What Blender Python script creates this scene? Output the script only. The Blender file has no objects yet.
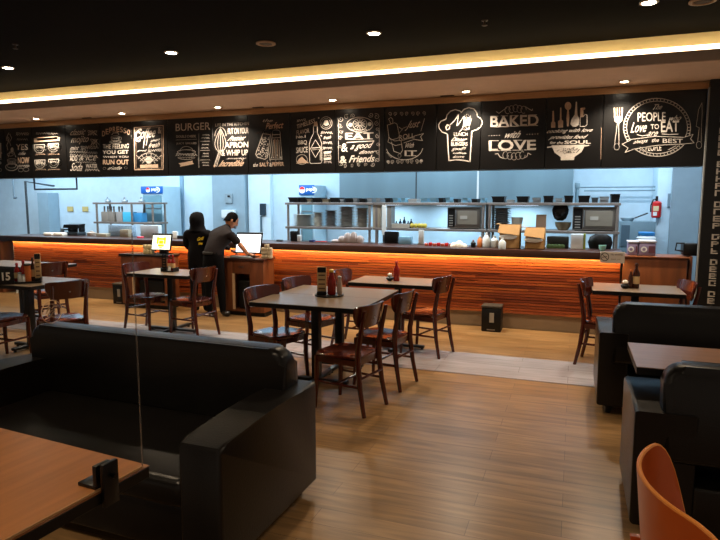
import bpy, bmesh, math, random
from math import sin, cos, pi, radians, tan, atan2
from mathutils import Vector, Matrix
random.seed(7)
S = bpy.context.scene
COL = S.collection
# ---------------------------------------------------------------- camera
F, PIT, YAW, H = 587.0, radians(6.73), radians(20.03), 1.62
cd = bpy.data.cameras.new('camera'); cam = bpy.data.objects.new('camera', cd); COL.objects.link(cam)
cd.sensor_width = 36; cd.lens = 36 * F / 720; cd.clip_start = 0.02
cam.location = (0, 0, H); cam.rotation_euler = (pi / 2 - PIT, 0, YAW)
S.camera = cam
# ---------------------------------------------------------------- world
w = bpy.data.worlds.new('world'); S.world = w; w.use_nodes = True
w.node_tree.nodes['Background'].inputs[0].default_value = (1.0, 0.80, 0.62, 1)
w.node_tree.nodes['Background'].inputs[1].default_value = 0.20
# ---------------------------------------------------------------- exposure and area lights
S.view_settings.view_transform = 'Standard'; S.view_settings.look = 'None'
S.view_settings.gamma = 1; S.view_settings.exposure = 0.3
S.view_settings.use_curve_mapping = False
KITCHEN_W, DOWN_W, SOFFIT_W, FRONT_W, SLOT_E, COVE_E = 33, 27, 42, 11, 2.2, 4.5

def light(name, kind, loc, energy, color, rot=(0, 0, 0), parent=None, **k):
    d = bpy.data.lights.new(name, kind); d.energy = energy; d.color = color
    for a, b in k.items(): setattr(d, a, b)
    o = bpy.data.objects.new(name, d); COL.objects.link(o); o.location = loc; o.rotation_euler = rot
    if parent: o.parent = parent
    return o
COOL = (0.55, 0.82, 1.0)
for x, e in ((-10.5, 1.1), (-7.6, 1), (-4.9, 1), (-2.2, 0.75), (0.6, 0.75)):
    light('kitchen_ceiling_light', 'AREA', (x, 9.3, 2.93), KITCHEN_W * e, COOL, shape='RECTANGLE', size=1.9, size_y=0.5)
    light('kitchen_front_light', 'AREA', (x, 7.85, 2.93), KITCHEN_W * 1.7, (.80, .91, 1.0), shape='RECTANGLE', size=1.9, size_y=0.25)  # unseen row added over the counter to light the rack fronts

# ---------------------------------------------------------------- picture -> place
fw = Vector((-sin(YAW) * cos(PIT), cos(YAW) * cos(PIT), -sin(PIT))); rt = Vector((cos(YAW), sin(YAW), 0)); up = rt.cross(fw)
def at(x, y, Y):
    d = fw + rt * (x - 360) / F + up * (270 - y) / F
    t = Y / d.y
    return d.x * t, H + d.z * t

# ---------------------------------------------------------------- materials
MATS = {}
def rgb(h):
    h = h.lstrip('#'); c = [int(h[i:i + 2], 16) / 255 for i in (0, 2, 4)]
    return tuple(v / 12.92 if v <= .04045 else ((v + .055) / 1.055) ** 2.4 for v in c) + (1,)
def mat(name, col, rough=.5, metal=0, noise=0, nscale=8, bump=0, bscale=60, emit=0, trans=0, stretch=None, coat=0, ecol=None, spec=None, alpha=None):
    if name in MATS: return MATS[name]
    m = bpy.data.materials.new(name); m.use_nodes = True; MATS[name] = m
    n = m.node_tree.nodes; L = m.node_tree.links; b = n['Principled BSDF']
    c = rgb(col) if isinstance(col, str) else tuple(col) + (1,)
    b.inputs['Base Color'].default_value = c; b.inputs['Roughness'].default_value = rough; b.inputs['Metallic'].default_value = metal
    if coat: b.inputs['Coat Weight'].default_value = coat; b.inputs['Coat Roughness'].default_value = .12
    if spec is not None: b.inputs['Specular IOR Level'].default_value = spec
    if trans: b.inputs['Transmission Weight'].default_value = trans; b.inputs['IOR'].default_value = 1.45
    if alpha is not None: b.inputs['Alpha'].default_value = alpha
    if emit:
        b.inputs['Emission Color'].default_value = rgb(ecol) if ecol else c; b.inputs['Emission Strength'].default_value = emit
    tc = n.new('ShaderNodeTexCoord'); mp = n.new('ShaderNodeMapping'); L.new(tc.outputs['Object'], mp.inputs[0])
    if stretch: mp.inputs['Scale'].default_value = stretch
    nt = n.new('ShaderNodeTexNoise'); nt.inputs['Scale'].default_value = nscale; nt.inputs['Detail'].default_value = 5
    L.new(mp.outputs[0], nt.inputs[0])
    mx = n.new('ShaderNodeMix'); mx.data_type = 'RGBA'; mx.blend_type = 'MULTIPLY'
    nn = noise or .06
    rp = n.new('ShaderNodeValToRGB'); rp.color_ramp.elements[0].position = .3; rp.color_ramp.elements[1].position = .7
    rp.color_ramp.elements[0].color = (1 - nn,) * 3 + (1,); rp.color_ramp.elements[1].color = (1 + nn * .3,) * 3 + (1,)
    L.new(nt.outputs[0], rp.inputs[0]); mx.inputs[0].default_value = 1; mx.inputs[6].default_value = c
    L.new(rp.outputs[0], mx.inputs[7]); L.new(mx.outputs[2], b.inputs['Base Color'])
    if bump:
        n2 = n.new('ShaderNodeTexNoise'); n2.inputs['Scale'].default_value = bscale; n2.inputs['Detail'].default_value = 4
        L.new(tc.outputs['Object'], n2.inputs[0]); bp = n.new('ShaderNodeBump'); bp.inputs['Strength'].default_value = bump; bp.inputs['Distance'].default_value = .01
        L.new(n2.outputs[0], bp.inputs['Height']); L.new(bp.outputs[0], b.inputs['Normal'])
    return m
def plank_mat(name, c1, c2, rough, pw=1.2, ph=.15, mortar='#3a2818', streak=.42, var=(.75, 1.1)):
    m = bpy.data.materials.new(name); m.use_nodes = True; MATS[name] = m
    n = m.node_tree.nodes; L = m.node_tree.links; b = n['Principled BSDF']
    tc = n.new('ShaderNodeTexCoord')
    br = n.new('ShaderNodeTexBrick'); br.inputs['Scale'].default_value = 1; br.inputs['Brick Width'].default_value = pw; br.inputs['Row Height'].default_value = ph
    br.inputs['Mortar Size'].default_value = .0016; br.inputs['Color1'].default_value = rgb(c1); br.inputs['Color2'].default_value = rgb(c2); br.inputs['Mortar'].default_value = rgb(mortar)
    br.offset = .37; L.new(tc.outputs['Object'], br.inputs[0])
    mp = n.new('ShaderNodeMapping'); mp.inputs['Scale'].default_value = (1.3, 14, 1); L.new(tc.outputs['Object'], mp.inputs[0])
    nt = n.new('ShaderNodeTexNoise'); nt.inputs['Scale'].default_value = 1.6; nt.inputs['Detail'].default_value = 6; nt.inputs['Distortion'].default_value = .6; L.new(mp.outputs[0], nt.inputs[0])
    rp = n.new('ShaderNodeValToRGB'); rp.color_ramp.elements[0].position = .32; rp.color_ramp.elements[1].position = .68
    rp.color_ramp.elements[0].color = (1 - streak,) * 3 + (1,); rp.color_ramp.elements[1].color = (1.08,) * 3 + (1,)
    L.new(nt.outputs[0], rp.inputs[0])
    mx = n.new('ShaderNodeMix'); mx.data_type = 'RGBA'; mx.blend_type = 'MULTIPLY'; mx.inputs[0].default_value = 1
    L.new(br.outputs[0], mx.inputs[6]); L.new(rp.outputs[0], mx.inputs[7])
    n3 = n.new('ShaderNodeTexNoise'); n3.inputs['Scale'].default_value = .9; n3.inputs['Detail'].default_value = 3; L.new(tc.outputs['Object'], n3.inputs[0])
    r3 = n.new('ShaderNodeValToRGB'); r3.color_ramp.elements[0].position = .3; r3.color_ramp.elements[1].position = .7
    r3.color_ramp.elements[0].color = (var[0],) * 3 + (1,); r3.color_ramp.elements[1].color = (var[1],) * 3 + (1,); L.new(n3.outputs[0], r3.inputs[0])
    m2 = n.new('ShaderNodeMix'); m2.data_type = 'RGBA'; m2.blend_type = 'MULTIPLY'; m2.inputs[0].default_value = 1
    L.new(mx.outputs[2], m2.inputs[6]); L.new(r3.outputs[0], m2.inputs[7])
    L.new(m2.outputs[2], b.inputs['Base Color']); b.inputs['Roughness'].default_value = rough
    bp = n.new('ShaderNodeBump'); bp.inputs['Strength'].default_value = .12; bp.inputs['Distance'].default_value = .004; L.new(nt.outputs[0], bp.inputs['Height']); L.new(bp.outputs[0], b.inputs['Normal'])
    return m
WOODFLOOR = plank_mat('wood_floor', '#9a7850', '#8a6942', .30, mortar='#62472d', var=(.82, 1.08))
GREYFLOOR = plank_mat('grey_floor', '#a8a4a8', '#9e9a9e', .16, 1.2, .2, '#6c6664', .18, (.9, 1.05))
BLACKCEIL = mat('black_ceiling_paint', '#100d0b', .9, spec=.05, noise=.15, nscale=2)
BEIGE = mat('beige_paint', '#e6cdb6', .7)
TRIMW = mat('oak_trim', '#b98f60', .5, noise=.2, nscale=6, stretch=(1, 20, 20))
GOLD = mat('ochre_paint', '#e6d49c', .6)
WALLK = mat('kitchen_white_paint', '#c6d8e4', .55)
STEEL = mat('stainless_steel', '#9aa3a8', .34, .85, noise=.12, nscale=3)
STEELD = mat('dark_steel', '#4a5054', .4, .7)
SHELFM = mat('shelf_metal', '#857970', .4, .2)
BOARD = mat('blackboard', '#0b0908', .3, noise=.25, nscale=3)
CHALK = mat('chalk', '#bdb2a6', .8, noise=.22, nscale=60)
CHALKW = mat('chalk_warm', '#b59880', .8, noise=.2, nscale=60)
LEATHER = mat('black_leather', '#120f0d', .3, noise=.25, nscale=5, bump=.12, bscale=140, spec=.34)
CHAIRW = mat('mahogany_wood', '#4a190c', .26, noise=.3, nscale=5, stretch=(3, 3, .6), coat=.3)
SEATW = mat('mahogany_seat', '#47190d', .18, noise=.25, nscale=5, stretch=(.6, 4, 1), coat=.5)
TABLEW = mat('table_laminate', '#7f6d5a', .28, noise=.22, nscale=5, stretch=(.5, 6, 1))
TABLEN = mat('near_table_laminate', '#a86c3c', .28, noise=.28, nscale=4, stretch=(7, .5, 1))
BLACKP = mat('black_plastic', '#0c0b0b', .45, spec=.3)
BLACKM = mat('black_metal', '#0c0c0d', .38, .3)
COUNTERTOP = mat('dark_counter_top', '#3a211a', .32, noise=.15)
COUNTERW = mat('brown_cabinet_wood', '#6b3a1f', .42, noise=.3, nscale=3, stretch=(8, 8, .7))
COUNTERW2 = mat('brown_panel_wood', '#7d4522', .4, noise=.4, nscale=2.5, stretch=(5, 5, .6))
PLINTH = mat('grey_brown_plinth', '#8f7c66', .4)
CARD = mat('cardboard', '#a9814f', .8, noise=.1)
CARDL = mat('pale_cardboard', '#b8a88c', .8, noise=.15, nscale=20, stretch=(1, 1, 9))
WHITEP = mat('white_plastic', '#d8dcdc', .4)
PAPER = mat('paper', '#e6e2d8', .8)
RED = mat('red_plastic', '#a3140f', .3)
SKIN = mat('skin', '#a8704f', .5)
BLACKC = mat('black_cloth', '#0b0a0d', .9, spec=.12)
DARKSHIRT = mat('charcoal_shirt', '#1c1617', .8, bump=.6, bscale=14, spec=.15)
HAIR = mat('black_hair', '#080606', .9, spec=.08)
YEL = mat('yellow_print', '#d7b818', .7)
GLASSB = mat('bluish_glass', '#7fb6cf', .15)
ORANGEW = mat('orange_plywood', '#bb5018', .3, noise=.12, nscale=6, coat=.3)
ORANGEE = mat('pale_plywood_edge', '#e08c40', .35)

# ---------------------------------------------------------------- mesh helpers
class MB:
    def __init__(s): s.b = bmesh.new()
    def _faces(s, vs, fs, mi=0):
        v = [s.b.verts.new(p) for p in vs]
        out = []
        for f in fs:
            try:
                g = s.b.faces.new([v[i] for i in f]); g.material_index = mi; out.append(g)
            except ValueError: pass
        return v, out
    def box(s, x0, x1, y0, y1, z0, z1, bev=0, seg=2, mi=0, M=None):
        vs = [(x, y, z) for x in (x0, x1) for y in (y0, y1) for z in (z0, z1)]
        v, f = s._faces(vs, [(0, 1, 3, 2), (4, 6, 7, 5), (0, 4, 5, 1), (2, 3, 7, 6), (0, 2, 6, 4), (1, 5, 7, 3)], mi)
        if bev:
            es = list({e for q in f for e in q.edges})
            r = bmesh.ops.bevel(s.b, geom=es, offset=bev, segments=seg, profile=.5, affect='EDGES', clamp_overlap=True)
            v = list({a for q in r['faces'] for a in q.verts} | {a for a in v if a.is_valid})
            for q in r['faces']: q.material_index = mi
        if M: bmesh.ops.transform(s.b, matrix=M, verts=v)
        return s
    def prism(s, poly, axis, a, b, bev=0, seg=2, mi=0):
        def P(u, w_, t): return {'x': (t, u, w_), 'y': (u, t, w_), 'z': (u, w_, t)}[axis]
        n = len(poly)
        v, f = s._faces([P(u, q, a) for u, q in poly] + [P(u, q, b) for u, q in poly],
                        [tuple(range(n))[::-1], tuple(range(n, 2 * n))] + [(i, (i + 1) % n, n + (i + 1) % n, n + i) for i in range(n)], mi)
        if bev:
            es = list(set(f[0].edges) | set(f[1].edges))
            bmesh.ops.bevel(s.b, geom=es, offset=bev, segments=seg, profile=.5, affect='EDGES', clamp_overlap=True)
        return s
    def rings(s, rings, cap=True, closed=True, mi=0):
        n = len(rings[0]); vs = [p for r in rings for p in r]; fs = []
        for i in range(len(rings) - 1):
            for j in range(n if closed else n - 1):
                k = (j + 1) % n; fs.append((i * n + j, i * n + k, (i + 1) * n + k, (i + 1) * n + j))
        if cap: fs += [tuple(range(n))[::-1], tuple(range((len(rings) - 1) * n, len(rings) * n))]
        s._faces(vs, fs, mi); return s
    def tube(s, pts, r, n=8, mi=0, flat=None):
        pts = [Vector(p) for p in pts]; R = r if isinstance(r, (list, tuple)) else [r] * len(pts)
        rs = []; up_ = None
        for i, p in enumerate(pts):
            t = (pts[min(i + 1, len(pts) - 1)] - pts[max(i - 1, 0)]).normalized()
            if up_ is None: up_ = Vector((0, 0, 1)) if abs(t.z) < .9 else Vector((1, 0, 0))
            a = t.cross(up_)
            if a.length < 1e-4: a = t.orthogonal()
            a.normalize(); b = a.cross(t).normalized(); up_ = b
            ra = R[i]; rb = ra * (flat or 1)
            rs.append([p + a * ra * cos(2 * pi * k / n) + b * rb * sin(2 * pi * k / n) for k in range(n)])
        return s.rings(rs, mi=mi)
    def bar(s, p0, p1, w_, d, mi=0):
        p0, p1 = Vector(p0), Vector(p1); t = (p1 - p0).normalized()
        u = Vector((0, 1, 0)) if abs(t.y) < .9 else Vector((1, 0, 0))
        a = u.cross(t).normalized(); b = t.cross(a).normalized()
        q = lambda p: [p + a * x * w_ / 2 + b * y * d / 2 for x, y in ((-1, -1), (1, -1), (1, 1), (-1, 1))]
        return s.rings([q(p0), q(p1)], mi=mi)
    def lathe(s, c, prof, n=16, mi=0):
        rs = [[(c[0] + r * cos(2 * pi * k / n), c[1] + r * sin(2 * pi * k / n), c[2] + z) for k in range(n)] for r, z in prof]
        return s.rings(rs, mi=mi)
    def build(s, name, m, parent=None, world=False, smooth=True, origin=None):
        b = s.b
        bmesh.ops.recalc_face_normals(b, faces=b.faces[:])
        off = Vector((0, 0, 0))
        if parent is not None and world: off = Vector(parent.location)
        if parent is None:
            if origin is not None: off = Vector(origin)
            else:
                xs = [v.co for v in b.verts]; lo = [min(c[i] for c in xs) for i in range(3)]; hi = [max(c[i] for c in xs) for i in range(3)]
                off = Vector(((lo[0] + hi[0]) / 2, (lo[1] + hi[1]) / 2, lo[2]))
        bmesh.ops.translate(b, vec=-off, verts=b.verts[:])
        if smooth:
            for f in b.faces: f.smooth = True
            for e in b.edges:
                if len(e.link_faces) == 2: e.smooth = e.calc_face_angle(0) < radians(38)
        me = bpy.data.meshes.new(name); b.to_mesh(me); b.free()
        for q in (m if isinstance(m, (list, tuple)) else [m]): me.materials.append(q)
        o = bpy.data.objects.new(name, me); COL.objects.link(o)
        if parent is None: o.location = off
        else: o.parent = parent
        return o
def thing(name, label, cat, loc, rz=0, group=None):
    o = bpy.data.objects.new(name, None); COL.objects.link(o); o.location = loc; o.rotation_euler = (0, 0, rz)
    o.empty_display_size = .1
    return tag(o, label, cat, group)
def tag(o, label, cat, group=None):
    o['label'] = label; o['category'] = cat
    if group: o['group'] = group
    return o
def struct(name, mb, m, **k):
    o = mb.build(name, m, smooth=False, **k); o['kind'] = 'structure'; return o
def dup(root, loc, rz, label, group=None):
    r = root.copy(); COL.objects.link(r); r.location = loc; r.rotation_euler = (0, 0, rz); r['label'] = label
    if group: r['group'] = group
    for ch in list(root.children):
        c = ch.copy(); COL.objects.link(c); c.parent = r
        for g in ch.children:
            d = g.copy(); COL.objects.link(d); d.parent = c
    return r
def text_mb(string, bold=0.0):
    cu = bpy.data.curves.new('t', 'FONT'); cu.body = string; cu.offset = bold; cu.resolution_u = 3
    o = bpy.data.objects.new('t', cu); COL.objects.link(o)
    dg = bpy.context.evaluated_depsgraph_get(); me = bpy.data.meshes.new_from_object(o.evaluated_get(dg))
    V = [(v.co.x, v.co.y) for v in me.vertices]; Fc = [tuple(p.vertices) for p in me.polygons]
    bpy.data.objects.remove(o); bpy.data.curves.remove(cu); bpy.data.meshes.remove(me)
    return V, Fc
_tc = {}
def text_in(mb, string, place, bold=.0, shear=0, mi=0, arc=0, lift=0):
    """fit the word into the unit square, then place(u, v) -> 3D"""
    k = (string, bold)
    if k not in _tc: _tc[k] = text_mb(string, bold)
    V, Fc = _tc[k]
    if not V: return
    x0 = min(a for a, b in V); x1 = max(a for a, b in V); y0 = min(b for a, b in V); y1 = max(b for a, b in V)
    vs = []
    for a, b in V:
        v = (b - y0) / (y1 - y0); u = (a - x0) / (x1 - x0); u = (u + shear * v) / (1 + abs(shear))
        v2 = v + arc * (1 - (2 * u - 1) ** 2) + lift * u
        vs.append(place(u, v2))
    mb._faces(vs, Fc, mi)

# ---------------------------------------------------------------- the room
YF = 7.55                                   # face of the counter and of the boards
ZC, ZS = 3.21, 2.92
b = MB().box(-15, 5, -3, 14, -.1, 0); floor = struct('floor', b, WOODFLOOR, origin=(0, 0, 0))
b = MB().box(-15, .29, 5.38, 6.16, 0.001, .004); struct('floor_path', b, GREYFLOOR, origin=(0, 0, 0))
b = MB().box(-15, 5, -3, 6.60, ZC, ZC + .1); struct('ceiling', b, BLACKCEIL)
b = MB().box(-15, 1.9, 7.55, 13, 3.0, 3.1); struct('ceiling_kitchen', b, WALLK)
b = MB().box(-15, 5, 6.47, 7.55, ZS, 3.015); struct('trim_1', b, BEIGE)                     # soffit
b = MB().box(-15, 5, 6.43, 6.47, ZS, 3.02); struct('trim_2', b, mat('soffit_fascia_paint', '#b09682', .7))
b = MB().box(-15, 5, 6.575, 6.60, 3.016, ZC); struct('trim_3', b, GOLD)
b = MB().box(-15, 1.33, 7.50, 7.55, 2.838, ZS - .004); b.box(-15, 1.33, 7.47, 7.50, 2.90, ZS - .012); struct('trim_4', b, TRIMW)
b = MB().box(-15, 1.31, 7.55, 7.70, 2.0, 3.0); struct('wall_bulkhead', b, mat('bulkhead_paint', '#6e7f88', .6))
b = MB().box(-15, 2.4, 10.2, 10.3, 0, 3.0); struct('wall_back', b, WALLK)
b = MB().box(-14.1, -14, -3, 13, 0, 3.2); struct('wall_left', b, WALLK)
b = MB().box(2.3, 2.4, 7.5, 10.2, 0, 3.0); struct('wall_right', b, WALLK)
# cove light strip behind the fascia lip
t = thing('led_strip', 'long warm white light strip glowing along the edge of the beige soffit', 'strip light', (-4, 6.45, 3.03))
MB().box(-15, 5, 6.432, 6.465, 3.024, 3.066).build('diffuser', mat('led_warm', '#ffe2a8', .5, emit=COVE_E, ecol='#ffe6bc'), t, world=True)

# ---------------------------------------------------------------- downlights
def downlight(loc, power, label, group, ang=110, blend=.6, col=(1, .76, .50), r=.055):
    t = thing('downlight', label, 'downlight', loc, group=group)
    MB().lathe((0, 0, 0), [(r + .018, 0), (r + .018, -.008), (r, -.012), (r, -.002)], 24).build('trim_ring', mat('lamp_ring', '#c9b8a0', .4, .3), t)
    MB().lathe((0, 0, -.004), [(r * .98, 0), (r * .98, -.004), (.01, -.007)], 24).build('lamp_lens', mat('lamp_lens', '#fff1d8', .4, emit=40), t)
    light('lamp', 'SPOT', (0, 0, -.03), power * 4, col, parent=t, spot_size=radians(ang), spot_blend=blend, shadow_soft_size=.05)
    return t
CG = 'downlights in the black ceiling'
for (x, y), l in (((-6.46, 5.39), 'bright round downlight in black ceiling, leftmost one in the photo'), ((-4.155, 5.46), 'round downlight in black ceiling left of the round ceiling speaker'),
             ((-1.867, 5.51), 'round downlight in black ceiling above the middle of the room'), ((.492, 5.44), 'round downlight in black ceiling at the top edge of the photo')):
    downlight((x, y, ZC), DOWN_W, l, CG, 120)
for i, (x, y) in enumerate(((-5.6, 2.9), (-3.0, 2.6), (.9, 2.9), (-1.6, .4), (1.6, .2), (-4.5, .2), (1.8, 4.2))):       # unseen lamps before the frame, added to light the foreground
    downlight((x, y, ZC), FRONT_W * (2.6 if i in (3,) else 1), 'round downlight in black ceiling nearer the camera than the frame shows', CG + ' above the viewer', 120)
for x, l in ((-8.1, 'first small downlight from the left in beige soffit'), (-6.4, 'small soffit downlight above the framed coffee chalkboard'), (-4.73, 'small soffit downlight above the whisk chalkboard'),
          (-3.0, 'small soffit downlight above the EAT chalkboard'), (-1.28, 'small soffit downlight above the chef hat chalkboard'), (.45, 'small soffit downlight above the plate and cutlery chalkboard')):
    downlight((x, 7.2, ZS), SOFFIT_W, l, 'downlights in the beige soffit', 130, .7, (1, .86, .68), r=.042)
t = thing('ceiling_speaker', 'round tan ringed speaker in black ceiling between two downlights', 'speaker', (-3.02, 5.49, ZC))
MB().lathe((0, 0, 0), [(.1, 0), (.1, -.01), (.075, -.014), (.075, -.006)], 28).build('speaker_ring', mat('tan_ring', '#a07850', .5), t)
MB().lathe((0, 0, -.003), [(.074, 0), (.06, -.006), (.01, -.009)], 24).build('speaker_grille', mat('brown_grille', '#4a382a', .7, bump=.5, bscale=200), t)
t = thing('ceiling_speaker', 'round dark ringed speaker in black ceiling at the top right corner', 'speaker', (.892, 5.56, ZC))
MB().lathe((0, 0, 0), [(.1, 0), (.1, -.01), (.075, -.014), (.075, -.006)], 28).build('speaker_ring', MATS['tan_ring'], t)
MB().lathe((0, 0, -.003), [(.074, 0), (.06, -.006), (.01, -.009)], 24).build('speaker_grille', MATS['brown_grille'], t)
for (x, y), l in (((-5.45, 4.65), 'tiny dark sprinkler head in black ceiling left of the photo'), ((-.82, 5.48), 'tiny dark sprinkler head in black ceiling right of the middle downlight')):
    b = MB().lathe((x, y, ZC - .05), [(.028, .05), (.028, .044), (.009, .04), (.009, .012), (.024, .008), (.024, .004), (.004, 0)], 12)
    tag(b.build('sprinkler', mat('dull_brass', '#5d4c3a', .4, .6)), l, 'sprinkler')
for px, l in ((86, 'short dark air slot at soffit edge above the DEPRESSO chalkboard'), (258, 'short dark air slot at soffit edge above the salt shakers chalkboard'), (447, 'short dark air slot at soffit edge above the chef hat chalkboard')):
    x, z = at(px, 105, 7.43)
    t = thing('air_slot', l, 'vent', (x, 7.43, ZS))
    MB().box(-.085, .085, -.018, .018, -.006, 0).build('slot_frame', mat('vent_brown', '#5a4434', .6), t)
    MB().box(-.08, .08, -.012, .012, -.009, -.0062).build('slot_opening', BLACKP, t)

# ---------------------------------------------------------------- chalkboards
class Art:
    def __init__(s, Y): s.m = MB(); s.Y = Y
    def p(s, x, y):
        X, Z = at(x, y, s.Y); return (X, s.Y - .0, Z)
    def text(s, string, x0, x1, y0, y1, bold=.0, shear=0, arc=0, rise=0, mi=0):
        """x0..x1 left/right, y0 top y1 bottom (at the left end); rise = y change to the right end"""
        h = y1 - y0
        text_in(s.m, string, lambda u, v: s.p(x0 + (x1 - x0) * u, y1 - h * v + rise * u), bold * .45, shear, mi, arc)
    def line(s, pts, w_=.5, mi=0, closed=False):
        P = [Vector((x, y)) for x, y in pts]
        if closed: P = P + [P[0]]
        for a, c in zip(P, P[1:]):
            d = (c - a)
            if d.length < 1e-6: continue
            d.normalize(); n = Vector((-d.y, d.x)) * w_ * .42; e = d * w_ * .3
            s.m._faces([s.p(*(a - n - e)), s.p(*(c - n + e)), s.p(*(c + n + e)), s.p(*(a + n - e))], [(0, 1, 2, 3)], mi)
    def ell(s, cx, cy, rx, ry, w_=.5, a0=0, a1=360, n=28, mi=0, rot=0):
        c, q = cos(radians(rot)), sin(radians(rot)); pts = []
        for i in range(n + 1):
            t_ = radians(a0 + (a1 - a0) * i / n); x, y = rx * cos(t_), -ry * sin(t_); pts.append((cx + x * c - y * q, cy + x * q + y * c))
        s.line(pts, w_, mi)
    def poly(s, pts, mi=0): s.m._faces([s.p(*q) for q in pts], [tuple(range(len(pts)))], mi)
    def disc(s, cx, cy, rx, ry=None, mi=0, n=12):
        ry = ry or rx; s.poly([(cx + rx * cos(2 * pi * i / n), cy + ry * sin(2 * pi * i / n)) for i in range(n)], mi)
    def curl(s, cx, cy, r, turns=1.4, w_=.45, a0=0, sgn=1, mi=0):
        n = 18; s.line([(cx + r * (1 - .8 * i / n) * cos(radians(a0) + sgn * turns * 2 * pi * i / n), cy + r * (1 - .8 * i / n) * sin(radians(a0) + sgn * turns * 2 * pi * i / n)) for i in range(n + 1)], w_, mi)
    def scribble(s, x0, x1, y, amp, n=8, w_=.5, rise=0, mi=0):
        k = n * 6; s.line([(x0 + (x1 - x0) * i / k + amp * .5 * sin(i * 1.9), y + rise * i / k + amp * cos(i * 2 * pi / 6 + .4 * sin(i))) for i in range(k + 1)], w_, mi)
    def done(s, name, parent, m=None, lift=.004):
        o = s.m.build(name, m or [CHALK, CHALKW], parent, world=True, smooth=False)
        for v in o.data.vertices: v.co.y -= lift
        return o
YB = 7.50
def board(pa, pb, label):
    xa, _ = at(pa, 140, YB); xb, _ = at(pb, 140, YB)
    t = thing('chalkboard_panel', label, 'chalkboard', ((xa + xb) / 2, YB, 2.0), group='lettered chalkboards above the counter')
    MB().box(xa + .003, xb - .003, YB, YB + .04, 2.003, 2.836, bev=.003, seg=1).build('panel', BOARD, t, world=True)
    return t
def curls_row(A, x0, x1, y, n, r, w_=.4, rise=0):
    for i in range(n):
        f = i / (n - 1); A.curl(x0 + (x1 - x0) * f, y + rise * f, r, 1.3, w_, 90, 1 if i % 2 else -1)
YA = YB
# 0 cut by the frame
T = board(-24, 4.3, 'black chalkboard panel at the left edge of the photo, cut by the frame'); A = Art(YA)
A.text('I', -2, 1.4, 143, 158, .02); A.line([(-3, 160), (1.5, 159)], .8); A.disc(0.2, 163, 1.4); A.ell(0, 170, 1.6, 1.6, .9); A.scribble(-6, 1.5, 152, 2, 3); A.done('chalk_lettering', T)
# 1 YES / NOW
T = board(4.3, 31.8, 'black chalkboard panel with steaming coffee cup drawing and the word NOW'); A = Art(YA)
A.text('YES', 16, 28, 144, 150, .03); A.scribble(16, 29, 134, 1.4, 6, .4); A.scribble(17, 28, 139.5, .8, 5, .35); A.text('coffee', 18, 27, 151.5, 155, .01, .3)
A.text('NOW', 18, 29.5, 157, 163.5, .05, mi=1); A.scribble(18.5, 29.5, 166, 1, 6, .5); A.ell(21, 170, 2.4, 1.8, .6); A.ell(26.3, 169.5, 2.7, 1.9, .6); A.done('chalk_lettering', T)
A = Art(YA)
A.ell(12, 160, 4.4, 4.5, .8, 180, 360); A.ell(12, 160, 4.4, 1.2, .7); A.ell(11.8, 167, 6, 3.6, .9); A.ell(11.8, 166, 4.2, 2, .6); A.line([(8.5, 157), (10, 152), (14, 152), (16, 157)], .7); A.disc(12.3, 150, 1.5, 2.6)
A.ell(10.5, 154.5, 3, 1.6, .6); A.scribble(8, 15.5, 163, 1.1, 4, .5)
A.line([(8, 150), (7, 145), (9, 141), (7, 137), (9, 133)], .6); A.line([(11, 146), (9.8, 142), (12, 138), (10, 134)], .5); A.ell(8, 139, 1.3, 2, .5); A.done('chalk_drawing', T)
# 2 four cups
T = board(31.8, 65.8, 'black chalkboard panel with a banner over a grid of four coffee cups'); A = Art(YA)
A.scribble(36, 58, 133.5, 1, 9, .35); A.scribble(36, 45, 154.6, .5, 5, .6, -.4, 1); A.scribble(48.5, 59.5, 154.4, .5, 6, .6, -.4, 1); A.scribble(36, 46, 169.8, .5, 5, .6, -.4, 1); A.scribble(48.5, 60, 169.6, .5, 6, .6, -.4, 1); A.done('chalk_lettering', T)
A = Art(YA)
A.poly([(34.3, 142.4), (34, 138.4), (38, 138.2), (60, 137), (59.8, 140.8), (38, 142)], 1); A.poly([(37, 137.5), (57.5, 136.4), (57.5, 139.6), (37, 140.8)], 1)
for cx, cy, fill in ((39.5, 147.8, 0), (53.5, 146.8, 1), (40, 163.2, 1), (53.8, 162.4, 0)):
    A.ell(cx, cy, 5, 5.2, .8, 180, 360); A.line([(cx - 5, cy), (cx - 5, cy - 3), (cx + 5, cy - 3.3), (cx + 5, cy)], .7); A.ell(cx + 6, cy, 1.6, 2.2, .7, -80, 100); A.ell(cx, cy - .5, 3.8, 3.6, .4, 180, 360)
    A.scribble(cx - 3.6, cx + 3.4, cy - .6, 1.2 + .5 * fill, 4, .5 + .4 * fill); A.line([(cx - 2.4, cy + 5), (cx + 2.4, cy + 5)], .8)
A.done('chalk_drawing', T)
# 3 dense lettering
T = board(65.8, 99.8, 'black chalkboard panel densely covered with thin chalk script'); A = Art(YA)
A.text('classic', 69.8, 87, 129.5, 135.5, .0, .2, 0, -1); A.scribble(88, 97, 133, 2.4, 5, .35); A.text('mojito', 70.5, 90, 136.5, 145, .01, .15, 0, -1); A.scribble(91, 98, 142, 3, 4, .4)
A.text('mint', 70, 80, 146, 150, .01, .3); A.scribble(81, 98, 148, 1.7, 8, .45, -1); A.scribble(70, 97.5, 151.8, 1.0, 12, .4, 1); A.curl(84.5, 150.5, 3, 1.4, .6); A.scribble(70, 97.5, 155.4, 1.4, 9, .5, 1)
A.text('ADD', 70, 77.5, 156, 161, .04); A.text('& ICE', 79, 97.5, 155.5, 160.5, 0, .1); A.text('Soda', 70, 84.5, 163, 171, 0, .25); A.text('WATER', 86, 97.5, 164, 168, .03); A.scribble(85.5, 99.0, 170.00, 0.96, 5, .7); A.scribble(76, 96, 162.3, .6, 8, .4); A.done('chalk_lettering', T)
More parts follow.
